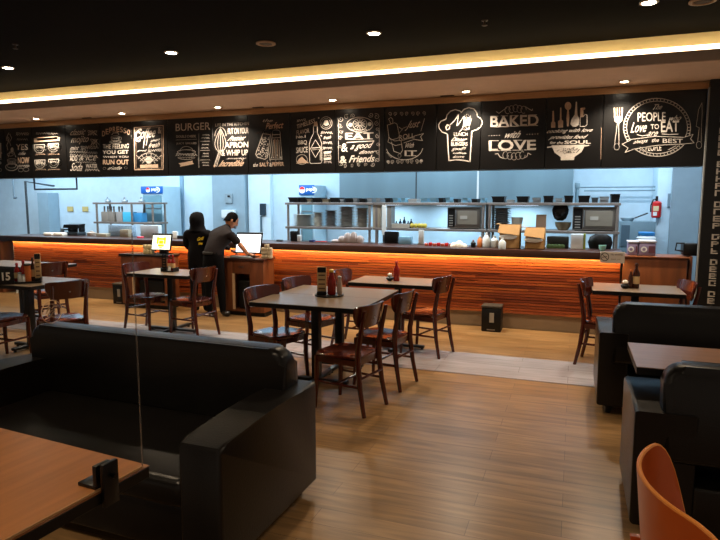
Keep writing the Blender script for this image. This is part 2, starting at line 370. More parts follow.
# 4 DEPRESSO
T = board(99.8, 132, 'black chalkboard panel lettered DEPRESSO, YOU GET and RUN OUT'); A = Art(YA)
s_ = 'DEPRESSO'
for i, ch in enumerate(s_):
    f = i / 7; x = 102.3 + 25 * f; yy = 127.3 + 3.6 * (2 * f - 1) ** 2 - 1.4 * f; A.text(ch, x, x + 2.9, yy, yy + 5.4, .03, mi=1)
A.text('THE FEELING', 103, 129, 144.4, 148.8, .0, 0, 0, -.6); A.text('YOU GET', 102.6, 128.8, 150.4, 154.2, .05, 0, 0, -.4); A.text('WHEN YOU', 103, 128.6, 155.9, 158, .02, 0, 0, -.2)
A.text('RUN OUT', 103, 129, 159.6, 164.6, .05, mi=1); A.text('of coffee', 107, 124, 166.4, 169.6, .01, .3); A.done('chalk_lettering', T)
A = Art(YA); A.ell(115.4, 137.2, 4.2, 4.6, .6, 180, 360); A.ell(115.4, 137, 4.2, 1.1, .5); A.ell(120.2, 138.5, 1.4, 1.6, .5); A.ell(115.4, 142, 5.8, 1.3, .6); A.scribble(112.6, 118.4, 138.4, .7, 3, .5); A.line([(112, 134.6), (113.4, 133), (118, 132.8), (119, 134.4)], .6)
A.ell(104.6, 168.4, 1.4, 1.2, .5); A.ell(126, 167.8, 1.4, 1.2, .5); A.done('chalk_drawing', T)
# 5 framed Coffee poster
T = board(132, 167.4, 'black chalkboard panel with a light framed Coffee poster drawn on it'); A = Art(YA)
A.text('Coffee', 134.5, 157.5, 129, 139.5, .02, .15, 0, -2.5); A.text('C', 134.3, 140.5, 131, 142, .03); A.text('&', 158, 161.5, 127.2, 133.6, .02); A.line([(145.6, 133), (143.5, 148)], 1); A.line([(148.6, 132), (146.5, 145)], .8)
A.text('always', 149.5, 161.3, 139.8, 143.2, .02, .3, 0, -2.5); A.text('fresh', 148, 161.3, 143.4, 148.6, .03, .2, 0, -2.2); A.text('good', 137, 147, 149.5, 152, .02, .2); A.scribble(148, 161.5, 151, 1.3, 6, .5, -1)
A.done('chalk_lettering', T); A = Art(YA)
for p_ in ([(134.5, 127.5), (163.4, 125.5)], [(163.4, 125.5), (163.3, 169.3)], [(163.3, 169.3), (134.8, 169.8)], [(134.8, 169.8), (134.5, 127.5)]): A.line(p_, .9, 1)
A.line([(136.2, 129), (161.8, 127.3), (161.7, 168), (136.3, 168.3)], .3, 1, True)
for k in range(5): A.ell(149, 176 + k * .2, 16 - k * 2.6, 23 - k * 3.3, .7, 48 + k * 3, 132 - k * 3)
for k in range(6): A.line([(149 + (k - 2.5) * 2, 161.5), (149 + (k - 2.5) * 5, 153.4 + abs(k - 2.5) * .8)], .5)
A.poly([(144, 160), (149, 156), (154, 160), (149, 164.5)]); A.poly([(140.4, 164.8), (158.2, 164.3), (158.2, 167.6), (140.4, 168)], 1); A.done('chalk_drawing', T)
# 6 BURGER
T = board(167.4, 212.8, 'black chalkboard panel titled BURGER with a burger drawing'); A = Art(YA)
A.text('BURGER', 175.8, 210.3, 123.8, 131.2, .01, 0, 0, -1.6); A.text('DOUBLE CHEESE', 176.5, 196, 135.4, 137.8, .0, 0, 0, -.5); A.text('JUICY GRILLED', 176.5, 196.5, 142.6, 145, .0, 0, 0, -.3); A.line([(176, 140), (197, 139.2)], .3)
for y_ in (135, 138, 144.6, 148, 153.6, 156.4, 162.6, 165.4): A.scribble(201.5 + (y_ % 2), 209.5 - (y_ % 3), y_, .55, 5, .35)
for y_ in (141.3, 150.4, 160): A.line([(200.5, y_), (210, y_ - .2)], .35)
A.line([(199, 133.6), (199, 168)], .35); A.done('chalk_lettering', T); A = Art(YA)
A.ell(186.6, 151.5, 6.6, 5, .55, 0, 180); A.ell(186.6, 152, 9, 2.2, .6); A.scribble(176, 197, 154.8, 1.2, 8, .6); A.ell(186.6, 157.5, 8.4, 2, .6, 180, 360); A.scribble(178.5, 195, 157.6, .6, 6, .4)
A.poly([(178.8, 163.4), (193, 160.6), (192.6, 162.2), (194.2, 164), (180.2, 166.8), (180.8, 165)], 1); A.done('chalk_drawing', T)
# 7 whisk
T = board(212.8, 248, 'black chalkboard panel with a balloon whisk lettered PUT ON YOUR APRON'); A = Art(YA)
A.text('LIFE IN THE KITCHEN', 215.5, 249, 123.6, 126.6, .0, 0, 0, -1.6); A.text('PUT ON YOUR', 228, 248.6, 128.3, 134.4, .02, 0, 0, -1); A.text('Prettiest', 227.4, 248, 136.2, 141, .015, .3, 0, -1)
A.text('APRON', 224.8, 248.4, 142.2, 148, .045, 0, 0, -.6); A.text('& WHIP UP', 221.6, 248, 150, 156, .03, 0, 0, -.5); A.text('something', 225, 248, 157.2, 159.8, .0, .3); A.text('Incredible', 218.4, 246.6, 160.6, 166.6, .04, .2, 0, -.6, 1); A.done('chalk_lettering', T); A = Art(YA)
for k in range(5):
    o = (k - 2) / 2; A.line([(219 - .0, 152)] + [(220.6 + o * 5.6 * sin(pi * (i / 10) ** .62) , 152 - 24 * i / 10) for i in range(1, 11)], .5)
A.ell(220.6, 136, 5.6, 8.6, .6, 0, 180)
A.line([(219, 152), (214.2, 166)], .6); A.line([(221, 152.4), (216.8, 166.4)], .6); A.line([(220, 152), (215.6, 165.6)], .4); A.ell(219.8, 151.4, 1.6, 1.2, .7); A.disc(214.6, 165.8, 1, 1.4, 1); A.done('chalk_drawing', T)
# 8 salt & pepper
T = board(248, 290, 'black chalkboard panel lettered SALT & PEPPER with two shakers'); A = Art(YA)
A.text('the', 262, 274, 119, 122, 0, .2); A.text('Perfect', 265.6, 284.3, 123, 129.5, .03, .1, 0, -1.4, 1); A.text('the', 253, 258.6, 162.8, 166.8, .03, .2); A.text('SALT', 259.6, 269, 162.6, 166.6, .05, 0, 0, -.2, 1); A.text('&', 269.6, 272, 162.6, 166.6, .05); A.text('PEPPER', 272.4, 284, 162.2, 166.2, .05, 0, 0, -.2, 1); A.done('chalk_lettering', T); A = Art(YA)
A.line([(263, 133.6), (270.6, 134.6), (267.6, 157.4), (265, 159.4), (257.4, 157), (255.8, 154.2)], .7, 0, True)
for k in range(70):
    v_ = random.random(); y_ = 137 + 20 * v_; xl = 262.4 - 6.2 * v_; xr = 269.8 - 2.4 * v_; x_ = xl + (xr - xl) * random.random(); A.disc(x_, y_, .45 + .3 * random.random(), n=6); A.line([(263.4, 134), (264.4, 130.6), (271, 131.6), (270.4, 135)], .6); A.scribble(265, 270, 132.6, .6, 3, .5)
A.line([(272.4, 134.8), (269.6, 157), (270.2, 159.4), (281.4, 159), (282, 156.6), (280.2, 134.6)], .6, 0, True); A.ell(276.3, 132.4, 4, 2.4, .6, 0, 180); A.line([(272.4, 132.4), (272.4, 134.8)], .6); A.line([(280.3, 132.4), (280.2, 134.8)], .6)
for k in range(5): A.line([(273.6 + k * 1.35, 140 - (k % 2)), (272 + k * 2, 158)], .65, k % 2)
A.line([(272.6, 138), (280.4, 137.6)], .5)
for k in range(26): A.disc(253 + 30 * random.random(), 154 + 7.6 * random.random(), .3 + .3 * random.random(), n=6)
A.done('chalk_drawing', T)
# 9 BBQ sauce
T = board(290, 335.6, 'black chalkboard panel lettered No.1 BBQ SAUCE around a bottle'); A = Art(YA)
A.scribble(297, 306, 121, 1.1, 5, .35, -1.4); A.text('TIMELESS', 296.8, 315, 124.8, 129, .0, 0, 0, -6.4); A.text('FLAVOR', 296.8, 309.4, 130.6, 135, .0, 0, 0, -2.4); A.text('No.1', 296.2, 305.6, 135.6, 138.6, .05, 0, 0, -.8); A.text('BBQ', 298, 307.2, 140.4, 145.4, .03, 0, 0, -.3); A.text('SAUCE', 296.4, 307.8, 147.4, 153.2, .03, 0, 0, -.8)
A.scribble(321.0, 332.4, 132.75, 1.00, 5, .7); A.text('fresh', 323, 332, 136.2, 139.6, .04, .2, 0, -1); A.scribble(323.0, 332.0, 142.80, 1.28, 5, .7); A.scribble(323.0, 332.0, 148.20, 1.28, 5, .7)
A.done('chalk_lettering', T); A = Art(YA)
A.line([(313.6, 126), (313.6, 133.4), (310.2, 140.6), (309.4, 145), (309.8, 162), (311, 163.6), (320.8, 163.2), (322, 161.4), (321.8, 143.8), (320.4, 139.4), (317.6, 133), (317.4, 126)], .75, 0, True)
A.poly([(314, 122.4), (317, 121.4), (318, 125.6), (314, 126)], 1); A.line([(315.6, 139.8), (321, 148.4), (315.6, 157.6), (310.6, 148.8)], .6, 0, True); A.line([(312, 148), (320, 147.6)], .8); A.scribble(312.4, 319.4, 149.6, .6, 4, .4); A.line([(320.4, 146), (320.4, 160)], .6)
A.ell(326.2, 123, 6, 6.2, .6); A.ell(326.2, 123, 4.4, 4.6, .35); A.poly([(323.4, 124.6), (325, 120), (327.6, 120), (329, 124.6), (326.2, 126)])
A.ell(302, 159.6, 5.4, 5, .5); A.poly([(296.4, 163.6), (299, 159), (302, 156.6), (305, 159.6), (309, 163)], 1)
for k in range(4): A.poly([(323.6, 151.6 + 3.1 * k), (331.6, 151 + 3.1 * k), (331, 153.4 + 3.1 * k), (324, 154 + 3.1 * k)]) if k % 2 == 0 else A.scribble(324, 331.4, 152.6 + 3.1 * k, 1, 5, .6)
A.disc(318.8, 118, .8); A.disc(321.4, 135.6, .8); A.disc(315, 132, .3); A.done('chalk_drawing', T)
# 10 EAT
T = board(335.6, 384.6, 'black chalkboard panel lettered EAT inside a curly scroll border'); A = Art(YA)
def serif(A, s, x0, x1, y0, y1, rise=0, bold=.05):
    A.text(s, x0, x1, y0, y1, bold, 0, 0, rise); n = len(s)
    for i in range(n):
        xa = x0 + (x1 - x0) * (i + .02) / n; xb = x0 + (x1 - x0) * (i + .9) / n
        A.line([(xa, y1 - .2 + rise * (i + .4) / n), (xb, y1 - .2 + rise * (i + .5) / n)], .7); A.line([(xa + .8, y0 + .2 + rise * (i + .4) / n), (xb - .8, y0 + .2 + rise * (i + .5) / n)], .6)
serif(A, 'EAT', 345.4, 373.6, 133, 139.8, -.8); A.line([(347, 142.6), (358, 141.8), (374, 141)], 1); A.text('&', 341.4, 348, 143.4, 151.8, .02); A.text('a good', 348.8, 374, 143.6, 151.4, .02, .25, 0, -2); A.text('dinner', 358.6, 377.4, 150.4, 154.2, .02, .2, 0, -1)
A.text('Friends', 349, 376, 155.6, 162.6, .04, .1, 0, -.8); A.text('&', 340, 347, 156, 163.4, .05); A.done('chalk_lettering', T); A = Art(YA)
for x_, y_, r_ in ((341, 119, 3), (346.6, 116.8, 2.6), (353, 115.8, 2.2), (371, 115, 2.6), (376.6, 116.6, 3), (340, 125.6, 2.6), (377, 123.6, 2.6), (341, 131.6, 2), (377.4, 129.4, 2), (340.4, 138, 2.2), (377.6, 136.4, 2.2), (340, 147, 2), (378, 144.6, 2), (378, 152, 2.2), (340.4, 163.6, 2.6), (345, 165.6, 2), (352, 165.2, 1.8), (359, 164.8, 1.8), (366, 164.6, 1.8), (373, 164.4, 2.2), (377.6, 160.4, 2.4)):
    A.curl(x_, y_, r_, 1.3, .55, random.random() * 360, random.choice((-1, 1)))
A.ell(360, 124.6, 13, 7.4, .8, 0, 360); A.ell(360, 124.4, 7, 6, .6, 0, 360)
for k in range(12): A.line([(360 + 1.4 * cos(k * pi / 6), 124 + 1.4 * sin(k * pi / 6)), (360 + 5.4 * cos(k * pi / 6), 124 + 5 * sin(k * pi / 6))], .7)
A.disc(350.4, 124.8, 2); A.disc(369.8, 124, 2); A.scribble(351, 370, 129.8, .7, 7, .5); A.line([(338.6, 120), (338.6, 162)], .35); A.line([(379.4, 119), (379.2, 161)], .35); A.done('chalk_drawing', T)
# 11 Just ROLL With IT
T = board(384.6, 436.4, 'black chalkboard panel with a rolling pin lettered Just ROLL With IT'); A = Art(YA)
A.text('Just', 404.6, 422, 121.4, 131, .005, .45, 0, -2); A.line([(421, 131), (424.6, 118.6)], .5); A.text('ROLL', 399, 414.6, 135.4, 140.4, .01, 0, .12, -2); A.text('With', 404, 415.2, 143.4, 148.4, .03, .25, 0, -1); serif(A, 'IT', 404.6, 416.8, 150.4, 156, 0, .04); A.done('chalk_lettering', T); A = Art(YA)
A.line([(387.4, 125.2), (394.6, 122.8), (397, 124), (399.6, 136), (397.6, 138.4), (391, 140), (389, 137)], .6, 0, True); A.line([(391, 124), (390, 121.6), (388.6, 119), (391, 117.4), (393, 119.6), (392.8, 122.6)], .6)
A.line([(391.6, 142), (394, 151.4), (400.6, 153.6), (402.6, 150.4), (401.2, 141)], .6); A.ell(399.6, 155.6, 1.6, 1.8, .6)
A.line([(388.6, 137.4), (394.6, 141), (404, 140), (416, 135.6), (423.6, 133.6), (420.6, 136.8), (422.6, 140.6), (414, 139.4), (404, 143)], .6); A.line([(389, 138), (388, 142), (395.6, 145.6), (402, 144)], .6)
A.ell(404.6, 147, 18.2, 12.8, .8, 190, 352); 
for k in range(6): A.line([(388 + k * .8, 152 + k), (386.6 + k * .8, 152.6 + k)], .4)
curls_row(A, 390, 424, 113.8, 7, 2, .5, -.6); curls_row(A, 388, 421.6, 161.8, 8, 2, .6, -.8); A.disc(396, 114.4, .6); A.disc(388, 161.8, 1.2); A.disc(421.4, 160.8, 1.2); A.line([(399, 133.6), (403, 128.4), (407, 126.6)], .4); A.line([(399, 127), (402.4, 129.6)], .5); A.done('chalk_drawing', T)
# 12 chef hat
T = board(436.4, 480.4, 'black chalkboard panel with a chef hat outline lettered Menu'); A = Art(YA)
A.line([(446.4, 127.8), (447, 124.4), (450, 125.6), (449.4, 129), (446.6, 129.8), (445.6, 126.6), (450, 125), (454.6, 120.6), (458.6, 114.4), (457, 126), (461.6, 120), (465, 115.2), (462.6, 128.6), (459.8, 131.6)], .9)
A.text('enu', 462.4, 472, 120.6, 127, .03, .3, 0, -2); A.text('Your', 464, 471.6, 116.6, 120, .0, .1); A.curl(468, 115.4, 2.8, 1, .45); A.text('Cafe', 463, 471, 127.4, 130.6, .01, .3, 0, -1)
A.text('LUNCH', 454, 467.6, 132.6, 136.2, .0, 0, 0, -.4); A.text('Dinner', 450.8, 468.6, 137.4, 141.4, .04, .25); A.text('BURGERS', 451, 467.6, 142.2, 146, .05, 0, 0, -.2); A.text('good!!', 451.2, 466.4, 147, 151.4, .02, .2, 0, -.2); A.text('coffee', 453, 466.4, 152, 154, .05); A.text('desserts', 452.4, 465.6, 155.2, 158, .01, .2); A.done('chalk_lettering', T); A = Art(YA)
A.line([(449, 160.6), (447.4, 134)], 1.3); A.line([(447.4, 134), (442, 132), (439, 128), (438.8, 124.6), (441, 121.2), (446, 119.4)], 1.1); A.line([(446, 119.4), (447, 115), (450.6, 111.2), (455.4, 109.6), (460, 111), (461.4, 112.4)], 1.1)
A.line([(461.4, 112.4), (464, 109.4), (469, 107.6), (474, 109), (477, 113), (477.4, 116.4)], 1.1); A.line([(477.4, 116.4), (481.4, 119), (482.6, 123), (480.6, 127), (476.4, 130), (472, 131.2)], 1.1); A.line([(472, 131.2), (470, 161.4)], 1.4); A.line([(449, 160.6), (456, 159.8), (463, 160.2), (470.4, 161.6)], 1.2); A.done('chalk_drawing', T)
# 13 BAKED with LOVE
T = board(480.4, 545.4, 'black chalkboard panel lettered BAKED with LOVE'); A = Art(YA)
serif(A, 'BAKED', 490.4, 538.6, 116.2, 127.4, -1.8, .045)
A.text('with', 502.6, 523.4, 131.4, 138.4, .02, .35, 0, -.8); serif(A, 'LOVE', 488.8, 536, 140.6, 151, -1, .05)
for k in range(5): A.disc(489 + k * 2.6, 135.8 - k * .1, .5, n=6); A.disc(527 + k * 2.7, 134.4 - k * .1, .5, n=6)
A.done('chalk_lettering', T); A = Art(YA)
for k in range(5): A.ell(507.6 + k * 4, 108.6 + .8 * abs(k - 2) - k * .1, 2.6, 3.6, .65, 0, 300)
A.line([(496.4, 111.6), (499, 113.4), (503, 110.4), (507, 107.6)], .7); A.line([(525, 106.4), (529, 109), (532, 110.6), (532.6, 109)], .7)
for k in range(5): A.ell(505.6 + k * 4.2, 156.4 - .6 * abs(k - 2), 2.7, 3.6, .7, 60, 360)
A.line([(495.2, 154), (498, 153.6), (500, 157), (504, 158.6)], .8); A.line([(524, 158), (527, 156.6), (528, 153), (531, 154.6)], .8); A.done('chalk_drawing', T)
# 14 colander
T = board(545.4, 602.2, 'black chalkboard panel with utensils over a colander and the word SOUL'); A = Art(YA)
A.text('cooking with love', 544.8, 594.6, 129.6, 134.6, .02, .1, .06, -1.6); A.text('provides food', 548, 588.4, 135.4, 140.4, .03, .15, 0, -.8); A.text('for the', 549.4, 564, 141.2, 144.2, .03, .1); A.text('SOUL', 564.4, 590.6, 140.6, 144.2, .06, 0, 0, -.5); A.done('chalk_lettering', T); A = Art(YA)
def spoonp(cx, y0, y1, r, hr, top=False):
    A.poly([(cx - .7, y0), (cx + .7, y0), (cx + .9, y1), (cx - .9, y1)], 1)
A.poly([(552.5, 111), (553.9, 110.8), (554.3, 121.5), (555.4, 122.6), (555.3, 127.6), (551.2, 127.8), (551, 122.8), (552.2, 121.7)], 1)
A.poly([(560.2, 107.8), (561.3, 107.6), (561.6, 119.8), (563.2, 121), (563, 127.6), (558.2, 127.8), (558, 121.2), (559.8, 120)], 1)
A.disc(568, 106, 3.3, 4.1, 1, 16); A.poly([(567.4, 109.6), (568.8, 109.6), (569.4, 118), (568.6, 126.4), (567, 126.4), (566.4, 118)], 1)
A.poly([(575.8, 101.8), (576.9, 101.8), (577.4, 114.6), (579.4, 120), (578.6, 125), (576, 126.8), (572.6, 126.6), (570.4, 124), (571.4, 119.6), (574.6, 114.8)])
A.poly([(580.4, 108.2), (584.8, 107.4), (585.4, 109), (583.4, 110.4), (583.4, 117), (580.2, 117.4)], 1); A.line([(580.2, 117.4), (580, 126.6), (585, 126.4), (587, 124.6), (587, 115), (585, 114.4), (583.4, 116.6)], .6)
A.poly([(551.4, 145.4), (585.4, 144.6), (581.6, 152), (574.6, 156.8), (574, 160), (560.6, 160.3), (560.8, 157), (554.6, 152.6)]); A.line([(547.6, 147.4), (551.6, 146.8)], 1.2); A.line([(585, 146), (588.8, 145.4)], 1.2)
A.line([(600.8, 159.5), (601.4, 128)], .35, 1)
o = A.done('chalk_drawing', T)
A = Art(YA)
for k in range(46):
    a, r = random.random() * 6.28, random.random() ** .5; x_, y_ = 568.4 + 11.6 * r * cos(a), 150.4 + 3.8 * r * sin(a)
    A.disc(x_, y_, .5, .45, n=6)
A.done('colander_holes', T, BOARD, .008)
# 15 plate
T = board(602.2, 705, 'black chalkboard panel with plate, fork and knife lettered BEST PEOPLE'); A = Art(YA)
A.text('The', 651.6, 664, 104.6, 109.8, .01, .35, 0, -.6); A.text('PEOPLE', 637.6, 665.6, 112.6, 121.6, .015, 0, 0, -.6); A.text('who', 667.4, 683.4, 115.8, 121, .0, .3, 0, -1); A.text('Love', 630.4, 648.4, 122.6, 133, .015, .2, 0, -1); A.text('TO', 650.6, 659, 124.4, 129.4, .02, 0, 0, -.4)
A.text('EAT', 661, 679, 121.2, 132.4, .04, 0, 0, -.8); A.text('are', 646.4, 659, 131.6, 136.4, .02, .3); A.text('always', 632, 649, 140, 145.6, .02, .25, 0, -1.6); A.text('the', 651, 660, 138.4, 142.4, .03, .2, 0, -.5); A.text('BEST', 662.6, 682.6, 138.6, 143, .01, 0, 0, 1)
A.text('PEOPLE', 645.6, 661.4, 145, 151.2, .04, 0, 0, -.4); A.done('chalk_lettering', T); A = Art(YA)
A.ell(657, 127.4, 33.5, 29, .75, n=48); A.ell(657, 127.4, 30.4, 26.2, .6, n=48)
for k in range(56):
    a = 2 * pi * k / 56; A.line([(657 + 31.2 * cos(a), 127.4 + 27 * sin(a)), (657 + 32.7 * cos(a), 127.4 + 28.3 * sin(a))], .7)
o = A.done('chalk_drawing', T)
A = Art(YA); A.poly([(622, 144.2), (632, 139.4), (655, 136.2), (684, 137.4), (693, 134.4), (690.4, 139), (694, 143), (684, 144), (657, 146.4), (634, 149), (625, 152.6), (628, 148)]); A.done('ribbon_fill', T, BOARD, .006)
A = Art(YA)
A.line([(622, 144.2), (632, 139.4), (655, 136.4), (684, 137.4), (693, 134.4), (690.4, 139), (694, 143), (684, 144), (657, 145.4), (634, 149), (625, 152.6), (628, 148)], .6, 0, True)
A.text('always', 632, 649, 140.2, 145.2, .02, .25, 0, -1.6); A.text('the', 651, 660, 138.4, 142.4, .03, .2, 0, -.5); A.text('BEST', 662.6, 682.6, 138.6, 143, .01, 0, 0, .4)
A.line([(648, 135), (642, 136), (637, 134.6)], .7); A.line([(662, 134), (669, 134.6), (678, 134.2)], .7); A.line([(640, 147), (645, 151)], .5); A.line([(676, 145.8), (668, 150)], .5)
A.line([(613.8, 108), (614.4, 121), (618.4, 124), (622.2, 120.6), (622.6, 107.4)], .5)
for k in range(4): A.line([(614.8 + k * 2.3, 107.8), (614.9 + k * 2.3, 117.4)], 1.1, 1)
A.poly([(614.6, 116.6), (622, 116.4), (621.4, 120.6), (618.4, 123), (615.2, 120.8)], 1)
A.line([(617.4, 123), (614.4, 145.6)], .5); A.line([(618.6, 123), (619, 145.6)], .5); A.ell(616.6, 146.8, 2.7, 3.2, .7); A.ell(617.6, 121.6, 2.4, 2, .5, 0, 180)
A.line([(701.8, 102.8), (698.4, 110), (696, 126.4), (699, 127.8), (697.6, 141)], .5); A.line([(701.8, 102.8), (702, 114), (701.2, 128), (701, 142)], .5); A.ell(698.8, 145, 2.7, 3.6, .6)
A.done('ribbon_and_cutlery', T, [CHALK, CHALKW], .010)

# black lettered column on the right
T = thing('black_column', 'tall black column with white vertical lettering at the right edge', 'column', (1.75, 7.7, 0))
MB().box(1.318, 2.3, 7.42, 7.56, 0, ZS, bev=.004, seg=1).build('column_body', mat('black_paint', '#0b0a0a', .4), T, world=True)
MB().box(1.306, 1.318, 7.42, 7.46, 0, 2.838).build('column_edge_trim', mat('grey_edge', '#8d8d88', .5), T, world=True)
mb = MB(); z = 2.62; rg = random.Random(3)
def glyph(z):
    q = lambda x0, x1, z0, z1: mb.box(1.43 + .07 * x0, 1.43 + .07 * x1, 7.4145, 7.4195, z + .062 * z0, z + .062 * z1)
    q(0, .24, 0, 1)
    for k in (0, .4, .8): 
        if rg.random() < .75: q(.24, 1, k, k + .2)
    if rg.random() < .7: q(.76, 1, rg.choice((0, .4)), rg.choice((.6, 1)))
for n_g in (3, 4, 5, 4, 3, 4, 2, 4, 3, 4):
    for _ in range(n_g): glyph(z); z -= .078
    z -= .045
mb.build('column_lettering', CHALK, T, world=True, smooth=False)

# ---------------------------------------------------------------- service counter
def xat(px, Y=YF): return at(px, 250, Y)[0]
X0, X1 = xat(4), xat(621.5)
T = thing('service_counter', 'long wooden service counter with slatted front and warm light under its dark top', 'counter', ((X0 + X1) / 2, 7.8, 0))
MB().box(X0, X1 + .02, YF - .10, 8.12, .925, 1.015, bev=.006).build('counter_top', COUNTERTOP, T, world=True)
MB().box(xat(14), X1, YF + .02, 8.05, .2, .924).build('counter_body', COUNTERW, T, world=True)
MB().box(xat(14), X1, YF + .035, 8.05, 0, .2).build('plinth', PLINTH, T, world=True)
def slats(mb, xa, xb, z0, z1, n, y):
    h = (z1 - z0) / n
    for i in range(n):
        x = xa
        while x < xb:
            L_ = min(random.uniform(.5, 1.5), xb - x); d = random.uniform(.0, .011)
            if xb - x - L_ < .1: L_ = xb - x
            mb.box(x, x + L_, y - .012 - d, y + .02, z0 + i * h + .0035, z0 + (i + 1) * h - .0035, mi=random.choice((0, 0, 1, 2)))
            x += L_ + .002
SL = [mat('slat_wood_%s' % k, c, .4, noise=.35, nscale=5, stretch=(.8, 14, 14)) for k, c in (('red', '#a04c26'), ('dark', '#82381a'), ('orange', '#ae5a2b'))]
MB().box(xat(14) - .014, xat(14) - .001, YF + .0, 8.04, .0, .924).build('end_panel', WHITEP, T, world=True)
mb = MB(); slats(mb, xat(14), X1 - .005, .2, .922, 20, YF + .01); mb.build('slatted_front', SL, T, world=True, smooth=False)
LEDM = mat('led_amber', '#ffb050', .5, emit=SLOT_E, ecol='#ff9a30')
MB().box(xat(16), X1 - .03, YF - .06, YF - .05, .917, .9245).build('light_strip', LEDM, T, world=True)
for i in range(8):
    xa = xat(14) + (X1 - xat(14)) * (i + .5) / 8
    l = light('under_top_lamp', 'AREA', (xa - T.location.x, YF - .06 - T.location.y, .914), 4.6, (1, .66, .26), rot=(radians(24), 0, 0), parent=T, shape='RECTANGLE', size=(X1 - xat(14)) / 8, size_y=.02)
# wooden cabinet to the right
xa, xb = X1 + .02, at(687, 270, YF)[0]
T = thing('wood_cabinet', 'tall plain brown wooden cabinet end right of the slatted counter', 'cabinet', ((xa + xb) / 2, 7.75, 0))
MB().box(xa, xb, YF, 7.95, .06, .957, bev=.004).build('cabinet_body', COUNTERW2, T, world=True)
MB().box(xa - .0, xb + .02, YF - .02, 7.97, .958, .975, bev=.003).build('cabinet_top', COUNTERW2, T, world=True)
MB().box(xa + .01, xb - .01, YF + .03, 7.9, 0, .059).build('kick_board', BLACKP, T, world=True)
# wood gate post next to it
b = MB().box(xb + .03, 1.295, 7.62, 7.9, 0, .985, bev=.006); tag(b.build('wood_post', COUNTERW), 'narrow brown wooden counter stub beside the black column', 'counter')
# brown cabinet at far left
x_, z_ = at(0, 262, 7.4)
b = MB().box(X0 - .6, X0 - .02, 7.5, 8.0, 0, .98, bev=.006); tag(b.build('wood_cabinet', COUNTERW), 'reddish brown cabinet at the far left end of the counter', 'cabinet')
# no smoking sign on the counter edge
xa, za = at(600.5, 251.5, 7.44); xb, zb = at(624.5, 263.6, 7.44)
T = thing('no_smoking_sign', 'small grey no smoking sign fixed on the right end of the counter edge', 'sign', ((xa + xb) / 2, 7.44, zb))
MB().box(xa, xb, 7.435, 7.448, zb, za, bev=.002, seg=1).build('sign_plate', mat('sign_grey', '#a89c90', .6), T, world=True)
A = Art(7.434); A.ell(604.8, 256.8, 3.9, 3.9, .9); A.line([(602.2, 254.2), (607.4, 259.4)], .8); A.line([(602.4, 257.2), (606.8, 256.6)], .9); A.text('No smoking', 611, 622.6, 253.4, 256, .03); A.text('thank you', 611, 620, 258.4, 260.4, .0)
A.done('sign_print', T, mat('sign_ink', '#3a2a26', .7), .002)
# floor bins
def bin_(px, py0, py1, wpx, label, Y=7.28):
    x, zt = at(px, py0, Y); wd = .12
    T = thing('pedal_bin', label, 'bin', (x, Y + .1, 0))
    MB().box(-.12, .12, -.1, .1, 0, .30, bev=.012).build('bin_body', BLACKP, T)
    MB().box(-.125, .125, -.105, .105, .302, .33, bev=.01).build('bin_lid', mat('bin_lid', '#3b3733', .4), T)
    MB().box(-.02, .035, -.106, -.101, .12, .24).build('bin_label', mat('bin_label', '#9a948a', .5), T)
    MB().box(-.05, .05, -.106, -.101, .02, .035).build('foot_pedal', mat('pedal', '#7c766e', .4, .5), T)
bin_(491.5, 303, 330, 18, 'small black bin with pale label standing at the foot of the long counter')
bin_(118, 281, 303, 11, 'small black bin with pale label beside the left till cabinet')

# till cabinets
def till(xa, xb, label, right):
    ya = 7.12
    T = thing('till_cabinet', label, 'cabinet', ((xa + xb) / 2, ya + .2, 0))
    k = dict(world=True); W_ = COUNTERW
    MB().box(xa - .02, xb + .02, ya - .02, 7.44, .79, .82, bev=.005).build('cabinet_top', COUNTERTOP if right else BLACKP, T, **k)
    MB().box(xa, xb, ya + .3, 7.43, .06, .789).build('back_panel', W_, T, **k)
    MB().box(xa, xa + .2, ya, ya + .299, .06, .789, bev=.003).build('side_panel', W_, T, **k)
    MB().box(xb - (.22 if right else .03), xb, ya, ya + .299, .06, .789, bev=.003).build('side_panel', W_, T, **k)
    MB().box(xa + .2, xb - (.22 if right else .03), ya, ya + .299, .60, .789, bev=.003).build('drawer_front', W_, T, **k)
    MB().box(xa + .2, xb - (.22 if right else .03), ya, ya + .299, .06, .09).build('bottom_shelf', W_, T, **k)
    MB().box(xa + .01, xb - .01, ya + .03, ya + .29, 0, .06).build('kick_board', BLACKP, T, **k)
    MB().box(xa + .2, xa + .235, ya - .002, ya + .02, .09, .6).build('pale_edge', mat('pale_edge', '#c8a987', .5), T, **k)
    kx = (xa + xb) / 2
    MB().tube([(kx - .04, ya - .012, .70), (kx + .04, ya - .012, .70)], .006).build('drawer_handle', STEELD, T, **k)
    return T
till(-6.48, -5.66, 'left wooden till cabinet in front of the counter under the yellow screen', False)
till(-4.72, -4.02, 'right wooden till cabinet under the white screen beside the two people', True)
b = MB().box(-4.46, -4.265, 7.16, 7.39, .092, .50, bev=.03, seg=3); tag(b.build('waste_bin', BLACKP), 'black bin inside the open right till cabinet', 'bin')
b = MB().box(-6.2, -5.75, 7.17, 7.40, .092, .42, bev=.02); tag(b.build('black_crate', BLACKP), 'black box inside the open left till cabinet', 'box')
